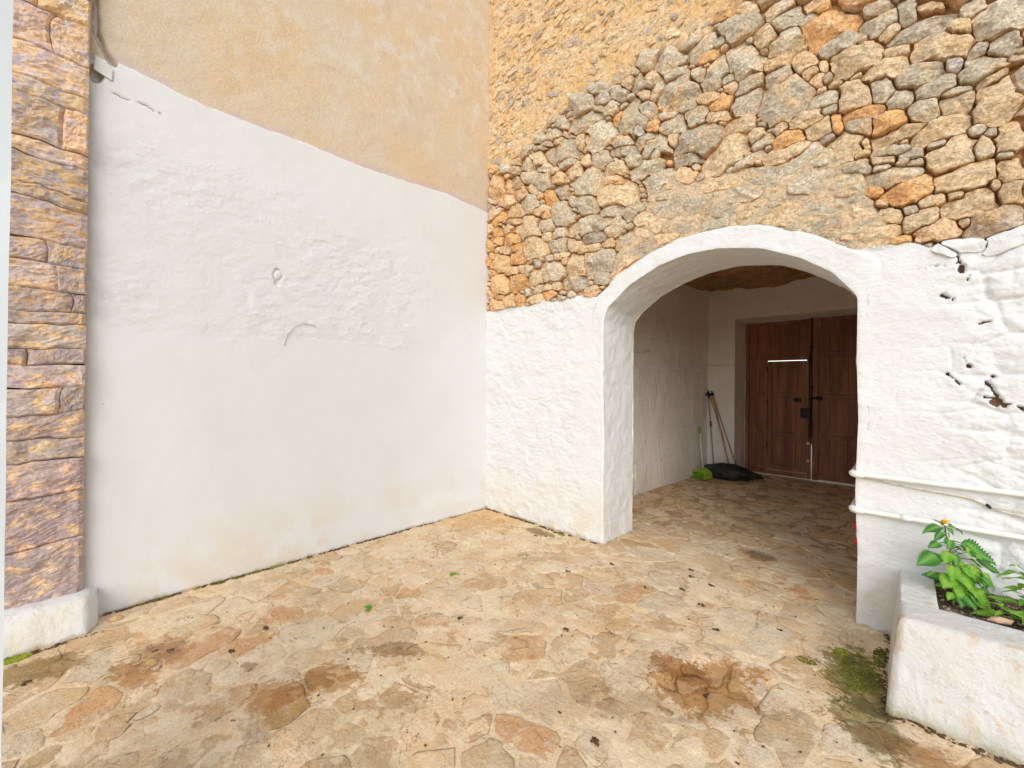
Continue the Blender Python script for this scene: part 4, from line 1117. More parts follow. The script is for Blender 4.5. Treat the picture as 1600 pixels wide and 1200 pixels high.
# broken edge beside the pier, where a stone shows
br = polydist(U, V, [(0.02, 4.3), (0.03, 3.97), (0.075, 3.86), (0.115, 3.80)])
cav = sstep(0.022, 0.010, br + 0.01 * fbm(U * 18, V * 18, 135, 2)) ; h -= 0.055 * cav
cav2 = sstep(0.05, 0.02, np.hypot(U - 0.03, (V - 3.68) * 0.7)) ; h -= 0.06 * cav2
pt_ = np.where((cav > 0.3) | (cav2 > 0.3), -0.2, pt_)
nU, nV = len(us), len(vs); idx = np.arange(nU * nV).reshape(nV, nU)
F = np.stack([idx[:-1, :-1], idx[:-1, 1:], idx[1:, 1:], idx[1:, :-1]], -1).reshape(-1, 4)
link(mesh_np('wall_surface', mp('left', U, V, h).reshape(-1, 3), F, attrs={'paint': pt_, 'rough': np.clip(rgh, 0, 1.3), 'crack': crs}), 'wall_surface', M['left'], lwall)
MB().box(L - 0.45, L - 0.06, -4.0, D + 0.5, -0.1, 8.2).build('wall_core', M['white'], lwall)
MB().box(L - 0.06, L - 0.005, -4.0, -0.5, -0.1, 7.6).build('wall_extension', M['white'], lwall)
MB().box(L - 0.06, L - 0.002, -0.5, D + 0.01, 7.592, 8.2).build('wall_head', M['left'], lwall)
# thin bent wire sticking out of the plaster
a = [(L + 0.008, 1.215, 1.93), (L + 0.012, 1.24, 2.03), (L + 0.014, 1.30, 2.11), (L + 0.014, 1.38, 2.145), (L + 0.016, 1.47, 2.135), (L + 0.03, 1.478, 2.115)]
prop(MB().tube(a, 0.003, 6).build('bent_wire', M['rust_wire'], smooth=True), 'thin rusty wire bent into an arc on the white plaster', 'wire')
# small whitewashed stone wedged between pier and wall
tb = MB(); 
q = [(L + 0.0, 0.02, 3.70), (L + 0.0, 0.115, 3.665), (L + 0.0, 0.12, 3.74), (L + 0.0, 0.085, 3.79), (L + 0.0, 0.025, 3.80)]
q2 = [(L + 0.010, y * 0.92 + 0.006, z * 0.98 + 0.075) for _, y, z in q]
tb.add(q + q2, [tuple(range(5))[::-1], tuple(range(5, 10))] + [(k, (k + 1) % 5, 5 + (k + 1) % 5, 5 + k) for k in range(5)])
tb.build('exposed_stone', M['white'], lwall, bevel=0.006)

# ================================================================== PIER AT THE FAR LEFT
pier = empty('stone_pier', (-3.9, -0.16, 0), 'narrow pier of layered purple and ochre rock on a white plinth', 'pier')
PZ = [0.20, 0.56, 0.88, 1.10, 1.24, 1.40, 1.56, 1.70, 1.80, 1.95, 2.03, 2.16, 2.34, 2.48, 2.72, 2.80, 3.0, 3.10, 3.36, 3.46, 3.66, 3.92, 4.1, 4.22, 4.45, 4.6, 4.85, 5.0, 5.25, 5.5, 5.7, 6.0, 6.3, 6.6]
MB().box(-4.3, -3.935, -0.62, 0.0, 0.0, 8.2).build('pier_core', M['pier'], pier)
bm_rows = []
for a_, b_ in zip(PZ[:-1], PZ[1:]):
    hh = b_ - a_; cuts = [-0.60, 0.004]
    if hh > 0.09 and rng.random() < 0.35: cuts = [-0.60, rng.uniform(-0.24, -0.08), 0.004]
    if hh > 0.2 and rng.random() < 0.12: cuts = [-0.60, rng.uniform(-0.29, -0.2), rng.uniform(-0.15, -0.06), 0.004]
    for c0_, c1_ in zip(cuts[:-1], cuts[1:]):
        tilt = rng.uniform(-0.012, 0.012); g_ = rng.uniform(0.0002, 0.0025); nn = 26; mm = max(6, int(hh / 0.011))
        uu = np.linspace(c0_ + g_, c1_ - g_ * (0.5 if c1_ > 0 else 1), nn); zz = np.linspace(a_ + g_, b_ - g_, mm)
        UU, ZZ = np.meshgrid(uu, zz)
        ZZ = ZZ + tilt * (UU + 0.16) / 0.3 + 0.012 * fbm(UU * 7, ZZ * 0 + a_ * 9, 140, 2) * ((ZZ - a_) / hh) * 0 
        ex = np.minimum(np.minimum(UU - c0_, c1_ - UU) / 0.018, np.minimum(ZZ - a_, b_ - ZZ) / 0.016)
        base = rng.uniform(0.0, 0.028)
        hh_ = base * 0.9 - 0.015 * (1 - sstep(0, 0.6, ex)) + 0.026 * fbm(UU * 9, ZZ * 12, 141, 6, 0.64)
        ZW = ZZ + 0.045 * fbm(UU * 4, ZZ * 2.5, 145, 4) * sstep(0.2, 0.32, ZZ); UW = UU + 0.05 * fbm(UU * 3 + 9, ZZ * 5, 146, 3) * sstep(0.0, -0.06, UU)
        P = mp('pier', UW, ZW, hh_).reshape(-1, 3); id2 = np.arange(nn * mm).reshape(mm, nn)
        F = [tuple(r) for r in np.stack([id2[:-1, :-1], id2[:-1, 1:], id2[1:, 1:], id2[1:, :-1]], -1).reshape(-1, 4)]
        bd = list(id2[0]) + list(id2[1:, -1]) + list(id2[-1, ::-1][1:]) + list(id2[::-1, 0][1:-1])
        n_ = len(P); back = P[bd].copy(); back[:, 0] = -3.94; P = np.concatenate([P, back])
        F += [(bd[k], n_ + k, n_ + (k + 1) % len(bd), bd[(k + 1) % len(bd)]) for k in range(len(bd))]
        o0 = Vector((-3.9, (c0_ + c1_) / 2, a_)); v_ = rng.uniform(0.82, 1.15)
        link(mesh_np('stone', P - np.array(o0), F, np.tile((v_, v_ * rng.uniform(0.95, 1.02), v_ * rng.uniform(0.9, 1.03)), (len(P), 1)), False), 'stone', M['pier'], pier, o0)
# plinth, a rounded whitewashed block
pb = []; ys_ = np.linspace(-0.75, 0.075, 44); prof = [(-3.98, 0.235), (-3.93, 0.232), (-3.87, 0.222), (-3.82, 0.215), (-3.785, 0.20), (-3.762, 0.17), (-3.745, 0.13), (-3.73, 0.09), (-3.715, 0.05), (-3.70, 0.0), (-3.69, -0.05)]
for j, y_ in enumerate(ys_):
    e_ = sstep(0.075, 0.02, np.array(y_)); shr = 1 - float(e_)
    row = []
    for k, (x_, z_) in enumerate(prof):
        x2 = x_ - shr * max(0, (x_ + 3.98)) * 0.42; z2 = z_ - shr * 0.035 * (z_ > 0.1) + 0.012 * float(vnoise(y_ * 9, k * 0.7, 151))
        x2 += 0.010 * float(fbm(np.array(y_ * 8), np.array(k * 0.6), 152, 3)); row.append((x2, y_ + 0.0, z2))
    pb.append(row)
pb.append([(-3.985, 0.076, z_) for (x_, z_) in prof])
P = np.array(pb); a_, b_ = P.shape[:2]; idx = np.arange(a_ * b_).reshape(a_, b_)
F = np.stack([idx[:-1, :-1], idx[:-1, 1:], idx[1:, 1:], idx[1:, :-1]], -1).reshape(-1, 4)
link(mesh_np('plinth', P.reshape(-1, 3), F), 'plinth', M['white'], pier)

# white post close to the camera
bmm = MB(); pp = [(-1.60, -0.132), (-1.603, -0.175), (-1.62, -0.30), (-1.75, -0.42), (-2.0, -0.42), (-2.0, -0.24), (-1.85, -0.165), (-1.66, -0.1375)]
zz = np.linspace(-0.02, 3.6, 40); V_ = []; F_ = []
for z_ in zz:
    for k, (x_, y_) in enumerate(pp): V_.append((x_ + 0.004 * float(fbm(np.array(z_ * 3), np.array(k * 1.3), 161, 3)), y_ + 0.003 * float(fbm(np.array(z_ * 4), np.array(k * 2.3), 162, 3)), z_))
m_ = len(pp)
for j in range(len(zz) - 1):
    for k in range(m_): F_.append((j * m_ + k, j * m_ + (k + 1) % m_, (j + 1) * m_ + (k + 1) % m_, (j + 1) * m_ + k))
F_.append(tuple((len(zz) - 1) * m_ + k for k in range(m_)))
F_ = [tuple(reversed(f)) for f in F_]
prop(bmm.add(V_, F_).build('white_post', M['post_paint'], smooth=False), 'plain white plastered post in front of the purple rock pier', 'post')
# ================================================================== PASSAGE BEHIND THE ARCH
def sheet(name, p0, du, dv, nu, nv, amp, sc, sd_, mat, parent, blocks=False):
    p0 = np.array(p0); du = np.array(du); dv = np.array(dv)
    a = np.linspace(0, 1, nu); b = np.linspace(0, 1, nv); A, B = np.meshgrid(a, b)
    P = p0 + A[..., None] * du + B[..., None] * dv
    nn = np.cross(du, dv); nn = nn / np.linalg.norm(nn)
    lu, lv = np.linalg.norm(du), np.linalg.norm(dv)
    ed = np.minimum(np.minimum(A, 1 - A) * lu, np.minimum(B, 1 - B) * lv)
    h = amp * fbm(A * lu * sc, B * lv * sc, sd_, 5) * sstep(0, 0.05, ed)
    if blocks:
        uu, vv = A * lu, B * lv - 0.05
        vv2 = vv + 0.02 * fbm(uu * 3, vv * 3, sd_ + 3, 3); row = np.floor(vv2 / 0.47); fz = np.abs(vv2 / 0.47 - np.round(vv2 / 0.47)) * 0.47
        ux = uu + 0.02 * fbm(uu * 3, vv * 4, sd_ + 4, 3) + _hash(row, row, sd_) * 0.6; fx = np.abs(ux / 0.72 - np.round(ux / 0.72)) * 0.72
        fade = sstep(-0.35, 0.1, fbm(uu * 1.3, vv * 1.3, sd_ + 5, 2))
        h = h - 0.012 * sstep(0.018, 0.0, np.minimum(fz, fx)) * fade
    P = P + h[..., None] * nn
    idx = np.arange(nu * nv).reshape(nv, nu)
    F = np.stack([idx[:-1, :-1], idx[:-1, 1:], idx[1:, 1:], idx[1:, :-1]], -1).reshape(-1, 4)
    return link(mesh_np(name, P.reshape(-1, 3), F), name, mat, parent)
xl0, xl1 = -2.97, -2.69
pw_ = empty('passage_side_wall', (-2.9, 6.1, 0), 'old streaked whitewashed side wall inside the passage, left of the arch view', 'wall')
sheet('wall_surface', (xl0, DB, -0.05), (xl1 - xl0, 8.1 - DB, 0), (0, 0, 3.5), 330, 300, 0.022, 1.6, 201, M['passage'], pw_, True)
V_ = [(xl0 - 0.01, DB, -0.05), (xl1 - 0.01, 8.1, -0.05), (xl1 - 0.4, 8.1, -0.05), (xl0 - 0.4, DB, -0.05)]
V_ = V_ + [(x, y, 3.6) for x, y, _ in V_]
MB().add(V_, [(0, 3, 2, 1), (4, 5, 6, 7), (0, 1, 5, 4), (1, 2, 6, 5), (2, 3, 7, 6), (3, 0, 4, 7)]).build('wall_core', M['passage'], pw_)
rw_ = empty('passage_side_wall', (0.3, 6.1, 0), 'whitewashed side wall of the passage hidden behind the right jamb', 'wall')
MB().box(0.25, 0.6, DB + 0.003, 9.0, -0.05, 3.6).build('wall_body', M['passage'], rw_)
bw_ = empty('door_wall', (-1.2, 8.1, 0), 'whitewashed end wall with a deep recess holding the brown double door', 'wall')
DX0, DX1, DT = -2.235, -0.12, 2.825
sheet('wall_surface', (xl1 - 0.02, 8.1, -0.05), (DX0 - xl1 + 0.02, 0, 0), (0, 0, 3.5), 40, 180, 0.02, 2.2, 211, M['passage'], bw_)
sheet('wall_surface', (DX0, 8.1, DT), (0.25 - DX0, 0, 0), (0, 0, 3.45 - DT), 120, 50, 0.02, 2.2, 212, M['passage'], bw_)
sheet('reveal', (DX0, 8.1, -0.05), (0, 0.70, 0), (0, 0, DT + 0.05), 30, 120, 0.012, 3, 213, M['passage'], bw_)
sheet('soffit', (DX0, 8.8, DT), (DX1 - DX0, 0, 0), (0, -0.7, 0), 60, 30, 0.008, 2, 214, M['passage'], bw_)
MB().box(xl1 - 0.4, DX0 - 0.012, 8.125, 8.95, -0.05, 3.6).box(DX0 - 0.012, DX1, 8.125, 8.95, DT + 0.012, 3.6).box(DX1, 0.25, 8.1, 8.95, -0.05, DT + 0.012).build('wall_core', M['passage'], bw_)
ceil = sheet('passage_ceiling', (xl0 - 0.1, 8.3, 3.36), (3.4, 0, 0), (0, DB - 8.3, 0), 150, 150, 0.10, 1.5, 221, M['vault'], None); ceil['kind'] = 'structure'
MB().box(-4.3, 4.2, D + 0.5, 9.3, 8.0, 8.2).build('roof_slab', M['white'], wall)
MB().box(-3.5, 0.6, DB + 0.01, 9.0, 3.62, 3.9).build('upper_floor_slab', M['white'], wall)

# double door
dr = empty('double_door', (-1.2, 8.74, 0), 'brown panelled wooden double door with a wicket in its left leaf', 'door')
W_ = M['door_wood']; YF = 8.74
def leaf(x0, x1, name):
    return empty(name, ((x0 + x1) / 2, YF, 0.03))
def child(o, p):
    o.parent = p; o.location = WL[o.name] - WL[p.name]
def planks(par, x0, x1, z0, z1, cuts, y=YF + 0.022):
    MB().box(x0, x1, y + 0.0225, y + 0.03, z0, z1).build('plank_light_stop', W_, par, (x0, y, z0))  # unseen board added to stop light coming through the plank gaps
    xs_ = [x0] + list(cuts) + [x1]
    for a, b in zip(xs_[:-1], xs_[1:]):
        MB().box(a + 0.0015, b - 0.0015, y + rng.uniform(0, 0.004), y + 0.022, z0, z1).build('plank', W_, par, ((a + b) / 2, y, z0), bevel=0.003)
def rail(par, x0, x1, z0, z1, nm='rail', y=YF, bv=0.006):
    return MB().box(x0, x1, y, y + 0.05, z0, z1).build(nm, W_, par, ((x0 + x1) / 2, y, z0), bevel=bv)
lf = leaf(-2.22, -1.20, 'door_leaf'); child(lf, dr)
rail(lf, -2.225, -2.165, 0.018, 2.82, 'stile'); rail(lf, -1.262, -1.20, 0.018, 2.82, 'stile', YF + 0.0021)
rail(lf, -2.163, -1.264, 2.755, 2.815); rail(lf, -2.163, -1.264, 2.10, 2.185)
rail(lf, -1.92, -1.86, 0.105, 2.113, 'stile'); rail(lf, -2.163, -1.922, 1.465, 1.525); rail(lf, -2.163, -1.922, 0.75, 0.81); rail(lf, -2.163, -1.27, 0.018, 0.103)
planks(lf, -2.165, -1.262, 2.185, 2.755, [-2.02, -1.66, -1.38]); planks(lf, -2.165, -1.92, 1.525, 2.115, [-2.06]); planks(lf, -2.165, -1.92, 0.81, 1.465, [-2.05]); planks(lf, -2.165, -1.92, 0.10, 0.75, [-2.05])
wk = empty('wicket_door', (-1.56, YF, 0.12)); child(wk, dr)
Yw = YF + 0.006
rail(wk, -1.856, -1.785, 0.11, 2.086, 'stile', Yw); rail(wk, -1.335, -1.268, 0.11, 2.086, 'stile', Yw)
rail(wk, -1.783, -1.337, 1.995, 2.086, y=Yw); rail(wk, -1.783, -1.337, 1.44, 1.515, y=Yw); rail(wk, -1.783, -1.337, 0.735, 0.80, y=Yw); rail(wk, -1.783, -1.337, 0.11, 0.20, y=Yw)
for z0, z1 in ((1.515, 1.995), (0.80, 1.44), (0.20, 0.735)): planks(wk, -1.785, -1.335, z0, z1, [-1.69, -1.55, -1.40] if z0 > 1 else [-1.57, -1.42], Yw + 0.02)
rf = leaf(-1.185, -0.15, 'door_leaf'); child(rf, dr)
rail(rf, -1.182, -1.095, 0.02, 2.82, 'stile', YF - 0.004); rail(rf, -0.21, -0.15, 0.035, 2.82, 'stile')
rail(rf, -1.093, -0.212, 2.755, 2.818); rail(rf, -1.093, -0.212, 2.155, 2.225); rail(rf, -1.093, -0.212, 1.435, 1.50); rail(rf, -1.093, -0.212, 0.74, 0.80); rail(rf, -1.093, -0.212, 0.032, 0.12)
for z0, z1 in ((2.225, 2.755), (1.50, 2.155), (0.80, 1.435), (0.12, 0.74)): planks(rf, -1.095, -0.21, z0, z1, [-0.94, -0.70, -0.45])
MB().box(-1.205, -1.178, YF + 0.052, YF + 0.06, 0.62, 2.82).build('leaf_light_stop', W_, dr, (-1.19, YF, 0.62))  # added behind the leaves to block light above the lower slit
MB().tube([(-1.192, YF - 0.035, 0.75), (-1.192, YF - 0.035, 2.87)], 0.011, 8).tube([(-1.222, YF - 0.02, 0.7), (-1.222, YF - 0.02, 2.2)], 0.007, 8).build('bolt_rod', M['dark_iron'], dr, (-1.192, YF, 0.75), True)
for z_ in (0.95, 1.6, 2.3): MB().box(-1.22, -1.165, YF - 0.05, YF - 0.006, z_, z_ + 0.035).build('bolt_bracket', M['dark_iron'], dr, (-1.19, YF, z_), bevel=0.004)
MB().box(-1.345, -1.20, YF - 0.05, YF - 0.005, 1.08, 1.25).build('lock_case', M['dark_iron'], dr, (-1.27, YF, 1.08), bevel=0.008)
MB().tube([(-1.22, YF - 0.06, 1.43), (-1.05, YF - 0.06, 1.43)], 0.018, 8).box(-1.12, -1.04, YF - 0.05, YF - 0.005, 1.40, 1.46).build('latch', M['dark_iron'], dr, (-1.1, YF, 1.4), bevel=0.003)
MB().tube([(-1.42, YF - 0.03, 1.40), (-1.36, YF - 0.04, 1.40)], 0.016, 8).box(-1.45, -1.34, YF - 0.02, YF + 0.0, 1.36, 1.42).build('handle', M['dark_iron'], dr, (-1.4, YF, 1.36), bevel=0.003)
for z_ in (0.62, 0.32): MB().box(-1.255, -1.215, YF - 0.03, YF - 0.004, z_, z_ + 0.035).build('keeper', M['white_plastic'], dr, (-1.23, YF, z_), bevel=0.003)
for z_ in (0.5, 1.3, 1.9): MB().tube([(-1.858, YF - 0.008, z_), (-1.858, YF - 0.008, z_ + 0.09)], 0.008, 8).build('hinge', M['dark_iron'], dr, (-1.858, YF, z_), True)

# tools and bag in the passage corner
dp = empty('dustpan', (-2.60, 7.45, 0), 'lime green dustpan with an upright white handle against the passage wall', 'dustpan')
pan = [(-2.74, 7.50, 0.012), (-2.46, 7.38, 0.012), (-2.44, 7.30, 0.008), (-2.80, 7.42, 0.008)]
mb = MB(); x0, x1, y0, y1 = -0.16, 0.16, -0.13, 0.12
mb.box(x0, x1, y0, y1, 0.0, 0.008).box(x0, x0 + 0.012, y0 + .03, y1, 0.008, 0.10).box(x1 - 0.012, x1, y0 + .03, y1, 0.008, 0.10)
arc = [(x0 + (x1 - x0) * k / 12, 0.10 + 0.075 * math.sin(math.pi * k / 12)) for k in range(13)]
V_ = [(x, y1 - 0.012, 0.0) for x, z in arc] + [(x, y1 - 0.012, z) for x, z in arc] + [(x, y1, 0.0) for x, z in arc] + [(x, y1, z) for x, z in arc]
F_ = []
for k in range(12): F_ += [(k, k + 1, 14 + k, 13 + k), (26 + k + 1, 26 + k, 39 + k, 39 + k + 1), (13 + k, 14 + k, 40 + k, 39 + k)]
F_ += [(0, 13, 39, 26), (12, 38, 51, 25)]
mb.add(V_, F_)
# sloping hood
hv = []; 
for k in range(13): hv.append((arc[k][0], y1 - 0.012, arc[k][1]))
for k in range(13): hv.append((arc[k][0] * 0.96, -0.02, 0.07 + 0.03 * math.sin(math.pi * k / 12)))
mb.add(hv, [(k, k + 1, 14 + k, 13 + k) for k in range(12)])
a_ = rad(-18); ca, sa = math.cos(a_), math.sin(a_)
mb.v = [(-2.60 + x * ca - y * sa, 7.45 + x * sa + y * ca, z + 0.022) for x, y, z in mb.v]
mb.build('pan', M['lime_plastic'], dp, (-2.60, 7.45, 0.022), bevel=0.004)
MB().tube([(-2.575, 7.55, 0.15), (-2.655, 7.60, 0.80)], 0.013, 10).build('handle', M['white_plastic'], dp, (-2.57, 7.55, 0.15), True)
MB().tube([(-2.653, 7.599, 0.78), (-2.668, 7.61, 0.90)], [0.019, 0.021], 10).build('grip', M['lime_plastic'], dp, (-2.65, 7.60, 0.78), True)

# bin bag: a lumpy half-flat sack with folds
nu, nv = 72, 28; V_ = []; c0_ = np.array([-2.22, 7.78]); ax = np.array([math.cos(rad(8)), math.sin(rad(8))]); ay = np.array([-ax[1], ax[0]])
for j in range(nv):
    ph = math.pi * j / (nv - 1)
    for i in range(nu):
        th_ = 2 * math.pi * i / nu
        x_ = math.cos(th_) * math.sin(ph); y_ = math.sin(th_) * math.sin(ph); z_ = math.cos(ph)
        f_ = 1 + 0.20 * float(fbm(np.array(x_ * 2.1 + 5), np.array(y_ * 2.6 + z_ * 2.0), 301, 4)) + 0.05 * math.sin(7 * th_ + 4 * z_ + 2 * x_) * math.sin(ph)
        X_ = x_ * 0.50 * f_; 
        if X_ < 0: X_ *= 0.95
        hh = 0.155 * (1 - 0.55 * sstep(0.0, 0.52, np.array(X_))) 
        Y_ = y_ * 0.19 * f_ * (1 - 0.5 * float(sstep(0.1, 0.55, np.array(X_)))); Z_ = max(-0.9, z_) * float(hh) * f_
        P2 = c0_ + ax * X_ + ay * Y_
        V_.append((P2[0], P2[1], max(0.012, 0.115 + Z_)))
F_ = []
for j in range(nv - 1):
    for i in range(nu): F_.append((j * nu + i, (j + 1) * nu + i, (j + 1) * nu + (i + 1) % nu, j * nu + (i + 1) % nu))
bag = link(mesh_np('bin_bag', np.array(V_) - np.array([c0_[0], c0_[1], 0]), F_), 'bin_bag', M['bag'], None, (c0_[0], c0_[1], 0))
prop(bag, 'shiny black plastic bin bag slumped on the passage floor', 'bag')

bs1 = empty('mop', (-2.20, 7.90, 0.05), 'old wooden handled mop leaning head up in the passage corner', 'mop')
MB().tube([(-2.20, 7.86, 0.02), (-2.38, 7.94, 0.70), (-2.545, 8.02, 1.24)], [0.015, 0.016, 0.017], 10).build('handle', M['pale_timber'], bs1, (-2.2, 7.86, 0.02), True)
MB().tube([(-2.535, 8.015, 1.20), (-2.565, 8.03, 1.30), (-2.60, 8.04, 1.40), (-2.625, 8.045, 1.45)], [0.02, 0.034, 0.042, 0.036], 10).build('head', M['pale_timber'], bs1, (-2.56, 8.03, 1.2), True)
mb = MB()
for k in range(16):
    a_ = k / 16 * 2 * math.pi
    mb.tube([(-2.625 + 0.02 * math.cos(a_), 8.03 + 0.015 * math.sin(a_), 1.44), (-2.63 + 0.055 * math.cos(a_), 8.02 + 0.03 * math.sin(a_), 1.49 + 0.012 * math.sin(3 * a_)), (-2.63 + 0.08 * math.cos(a_), 8.01 + 0.04 * math.sin(a_), 1.46 + 0.02 * math.sin(5 * a_))], 0.008, 5)
mb.build('bristles', M['black_bristle'], bs1, (-2.63, 8.02, 1.44), True)
bs2 = empty('broom', (-2.1, 7.95, 0.05), 'broom with a grey blue metal handle leaning behind the wooden mop', 'broom')
MB().tube([(-2.10, 7.97, 0.02), (-2.595, 8.065, 1.46)], 0.011, 10).build('handle', M['grey_blue_metal'], bs2, (-2.1, 7.97, 0.02), True)
MB().tube([(-2.593, 8.0645, 1.455), (-2.615, 8.069, 1.53)], 0.014, 10).build('cap', M['navy_plastic'], bs2, (-2.6, 8.06, 1.45), True)
bs3 = empty('squeegee_pole', (-2.5, 7.8, 0.05), 'thin dark blue pole standing nearest the corner of the passage', 'pole')
MB().tube([(-2.50, 7.90, 0.02), (-2.652, 8.02, 1.42)], 0.010, 10).build('pole', M['grey_blue_metal'], bs3, (-2.5, 7.9, 0.02), True)
MB().tube([(-2.650, 8.018, 1.40), (-2.664, 8.03, 1.55)], 0.015, 10).build('grip', M['navy_plastic'], bs3, (-2.65, 8.02, 1.4), True)
MB().tube([(-2.5875, 7.969, 0.88), (-2.5985, 7.978, 0.98)], 0.016, 10).build('joint_collar', M['navy_plastic'], bs3, (-2.59, 7.97, 0.88), True)
# fittings on the passage walls
prop(MB().tube([(-2.85, 5.50, 2.12), (-2.78, 5.86, 2.135)], 0.016, 10).build('wall_peg', M['white_plastic'], smooth=True), 'short white peg sticking out of the passage side wall', 'peg')
crd = [(-2.775 + (0.13) * t, 5.85 + 2.2 * t, 2.125 - 0.10 * t - 0.10 * math.sin(math.pi * t)) for t in np.linspace(0, 1, 14)]
prop(MB().tube(crd, 0.004, 5).build('hanging_cord', M['white_plastic'], smooth=True), 'thin pale cord strung along the passage side wall', 'cord')
prop(MB().tube([(-2.72, 7.30, 1.985), (-2.665, 8.03, 2.0), (-2.24, 8.07, 2.0)], 0.008, 6).tube([(-2.70, 7.4, 2.02), (-2.5, 8.05, 1.985), (-2.24, 8.065, 2.012)], 0.003, 5).build('corner_wire', M['white_plastic'], smooth=True), 'white wire stretched across the passage corner above the brooms', 'wire')
# red and white sleeves hung inside the right jamb
for k, (z_, nm) in enumerate(((0.515, 'upper'), (0.385, 'lower'))):
    bt = empty('capped_bottle', (-0.285 + 0.004 * k, 4.30, z_ - 0.03), '%s of two red capped clear bottles hung behind the right jamb' % nm, 'bottle', 'red capped bottles behind the right jamb')
    MB().tube([(-0.278, 4.30, z_ + 0.02), (-0.270, 4.31, z_ + 0.05), (-0.262, 4.32, z_ + 0.11)], [0.012, 0.022, 0.024], 10).build('body', M['white_plastic'], bt, (-0.27, 4.3, z_ + 0.02), True)
    MB().tube([(-0.288, 4.295, z_ - 0.03), (-0.279, 4.30, z_ + 0.018)], 0.021, 10).build('cap', M['red_plastic'], bt, (-0.285, 4.3, z_ - 0.03), True)

# ================================================================== PIPES AND CABLE ON THE RIGHT
for z_, lb, kx in ((1.028, 'upper white plastic pipe running along the whitewashed wall', 0), (0.789, 'lower white plastic pipe just above the planter', 1)):
    pe = empty('pipe', (-0.2, D - 0.03, z_), lb, 'pipe', 'white pipes along the whitewashed wall')
    pts = [(-0.262, D + 0.45, z_ + 0.0), (-0.262, D + 0.1, z_), (-0.262, D + 0.0, z_), (-0.259, D - 0.022, z_), (-0.245, D - 0.036, z_), (-0.22, D - 0.038, z_)]
    zs_ = [z_ - 0.004 * math.sin(t * 3.1) for t in np.linspace(0, 1, 14)]
    pts += [(-0.20 + 3.6 * t, D - 0.038, q) for t, q in zip(np.linspace(0.01, 1, 14), zs_)]
    MB().tube(pts, 0.0165, 14).build('tube', M['pipe_plastic'], pe, (-0.2, D - 0.038, z_), True)
    MB().tube([(-0.262, D + 0.03, z_), (-0.262, D - 0.002, z_), (-0.258, D - 0.026, z_), (-0.242, D - 0.039, z_), (-0.205, D - 0.038, z_)], [0.021, 0.022, 0.023, 0.023, 0.021], 14).build('elbow', M['pipe_plastic'], pe, (-0.25, D - 0.03, z_), True)
    if kx: MB().tube([(0.0 - 0.025, D - 0.038, z_ - 0.001), (0.0 + 0.02, D - 0.038, z_ - 0.001)], 0.0205, 14).build('coupling', M['pipe_plastic'], pe, (0, D - 0.038, z_), True)
    for xc in ((0.62, 1.3) if kx else (0.75, 1.5)): MB().box(xc - 0.012, xc + 0.012, D - 0.058, D + 0.01, z_ - 0.022, z_ + 0.02).build('clip', M['pipe_plastic'], pe, (xc, D - 0.04, z_), bevel=0.004)
cb = empty('cable', (0.2, D - 0.01, 0.95), 'thin cream cable sagging between the two white pipes', 'cable')
cp = [(-0.235, D - 0.012, 1.005), (-0.12, D - 0.018, 0.998), (0.07, D - 0.016, 0.979), (0.18, D - 0.018, 0.972), (0.28, D - 0.016, 0.960), (0.35, D - 0.016, 0.925), (0.40, D - 0.016, 0.912), (0.47, D - 0.016, 0.90), (0.7, D - 0.016, 0.86), (1.4, D - 0.016, 0.84)]
def smoothpath(P, n=8):
    P = [Vector(p) for p in P]; out = []
    for i in range(len(P) - 1):
        a, b = P[i], P[i + 1]; ta = (P[i + 1] - P[max(i - 1, 0)]) / 2; tb_ = (P[min(i + 2, len(P) - 1)] - P[i]) / 2
        for k in range(n):
            t = k / n; out.append((2 * t**3 - 3 * t**2 + 1) * a + (t**3 - 2 * t**2 + t) * ta + (-2 * t**3 + 3 * t**2) * b + (t**3 - t**2) * tb_)
    out.append(P[-1]); return out
MB().tube(smoothpath(cp), 0.0055, 8).build('sheath', M['cable_sheath'], cb, cp[0], True)
MB().tube(smoothpath([(0.34, D - 0.022, 0.93), (0.40, D - 0.02, 0.925), (0.5, D - 0.02, 0.93), (0.8, D - 0.02, 0.94)]), 0.004, 6).build('branch_sheath', M['cable_sheath'], cb, (0.34, D - 0.02, 0.93), True)
MB().tube([(0.332, D - 0.018, 0.94), (0.352, D - 0.018, 0.922)], 0.0085, 8).build('tape', M['dark_iron'], cb, (0.34, D - 0.018, 0.93), True)

# ================================================================== PLANTER
pl = empty('planter', (0.8, 3.2, 0), 'rough whitewashed masonry planter box with worn cream rim and rusty runs', 'planter')
def pgrid(rows_, name, mat, amp=0.008, closed=False):
    P = np.array(rows_, float); a_, b_ = P.shape[:2]
    n1_ = fbm(P[..., 0] * 6 + P[..., 2] * 5, P[..., 1] * 6 + P[..., 2] * 3, 401, 4) * amp
    P[..., 1] -= n1_; P[..., 2] += n1_ * 0.5 * (P[..., 2] > 0.1); P[..., 0] -= n1_ * 0.6
    idx = np.arange(a_ * b_).reshape(a_, b_)
    F = np.stack([idx[:-1, :-1], idx[1:, :-1], idx[1:, 1:], idx[:-1, 1:]], -1).reshape(-1, 4)
    return link(mesh_np(name, P.reshape(-1, 3), F), name, mat, pl)
PT = 0.452
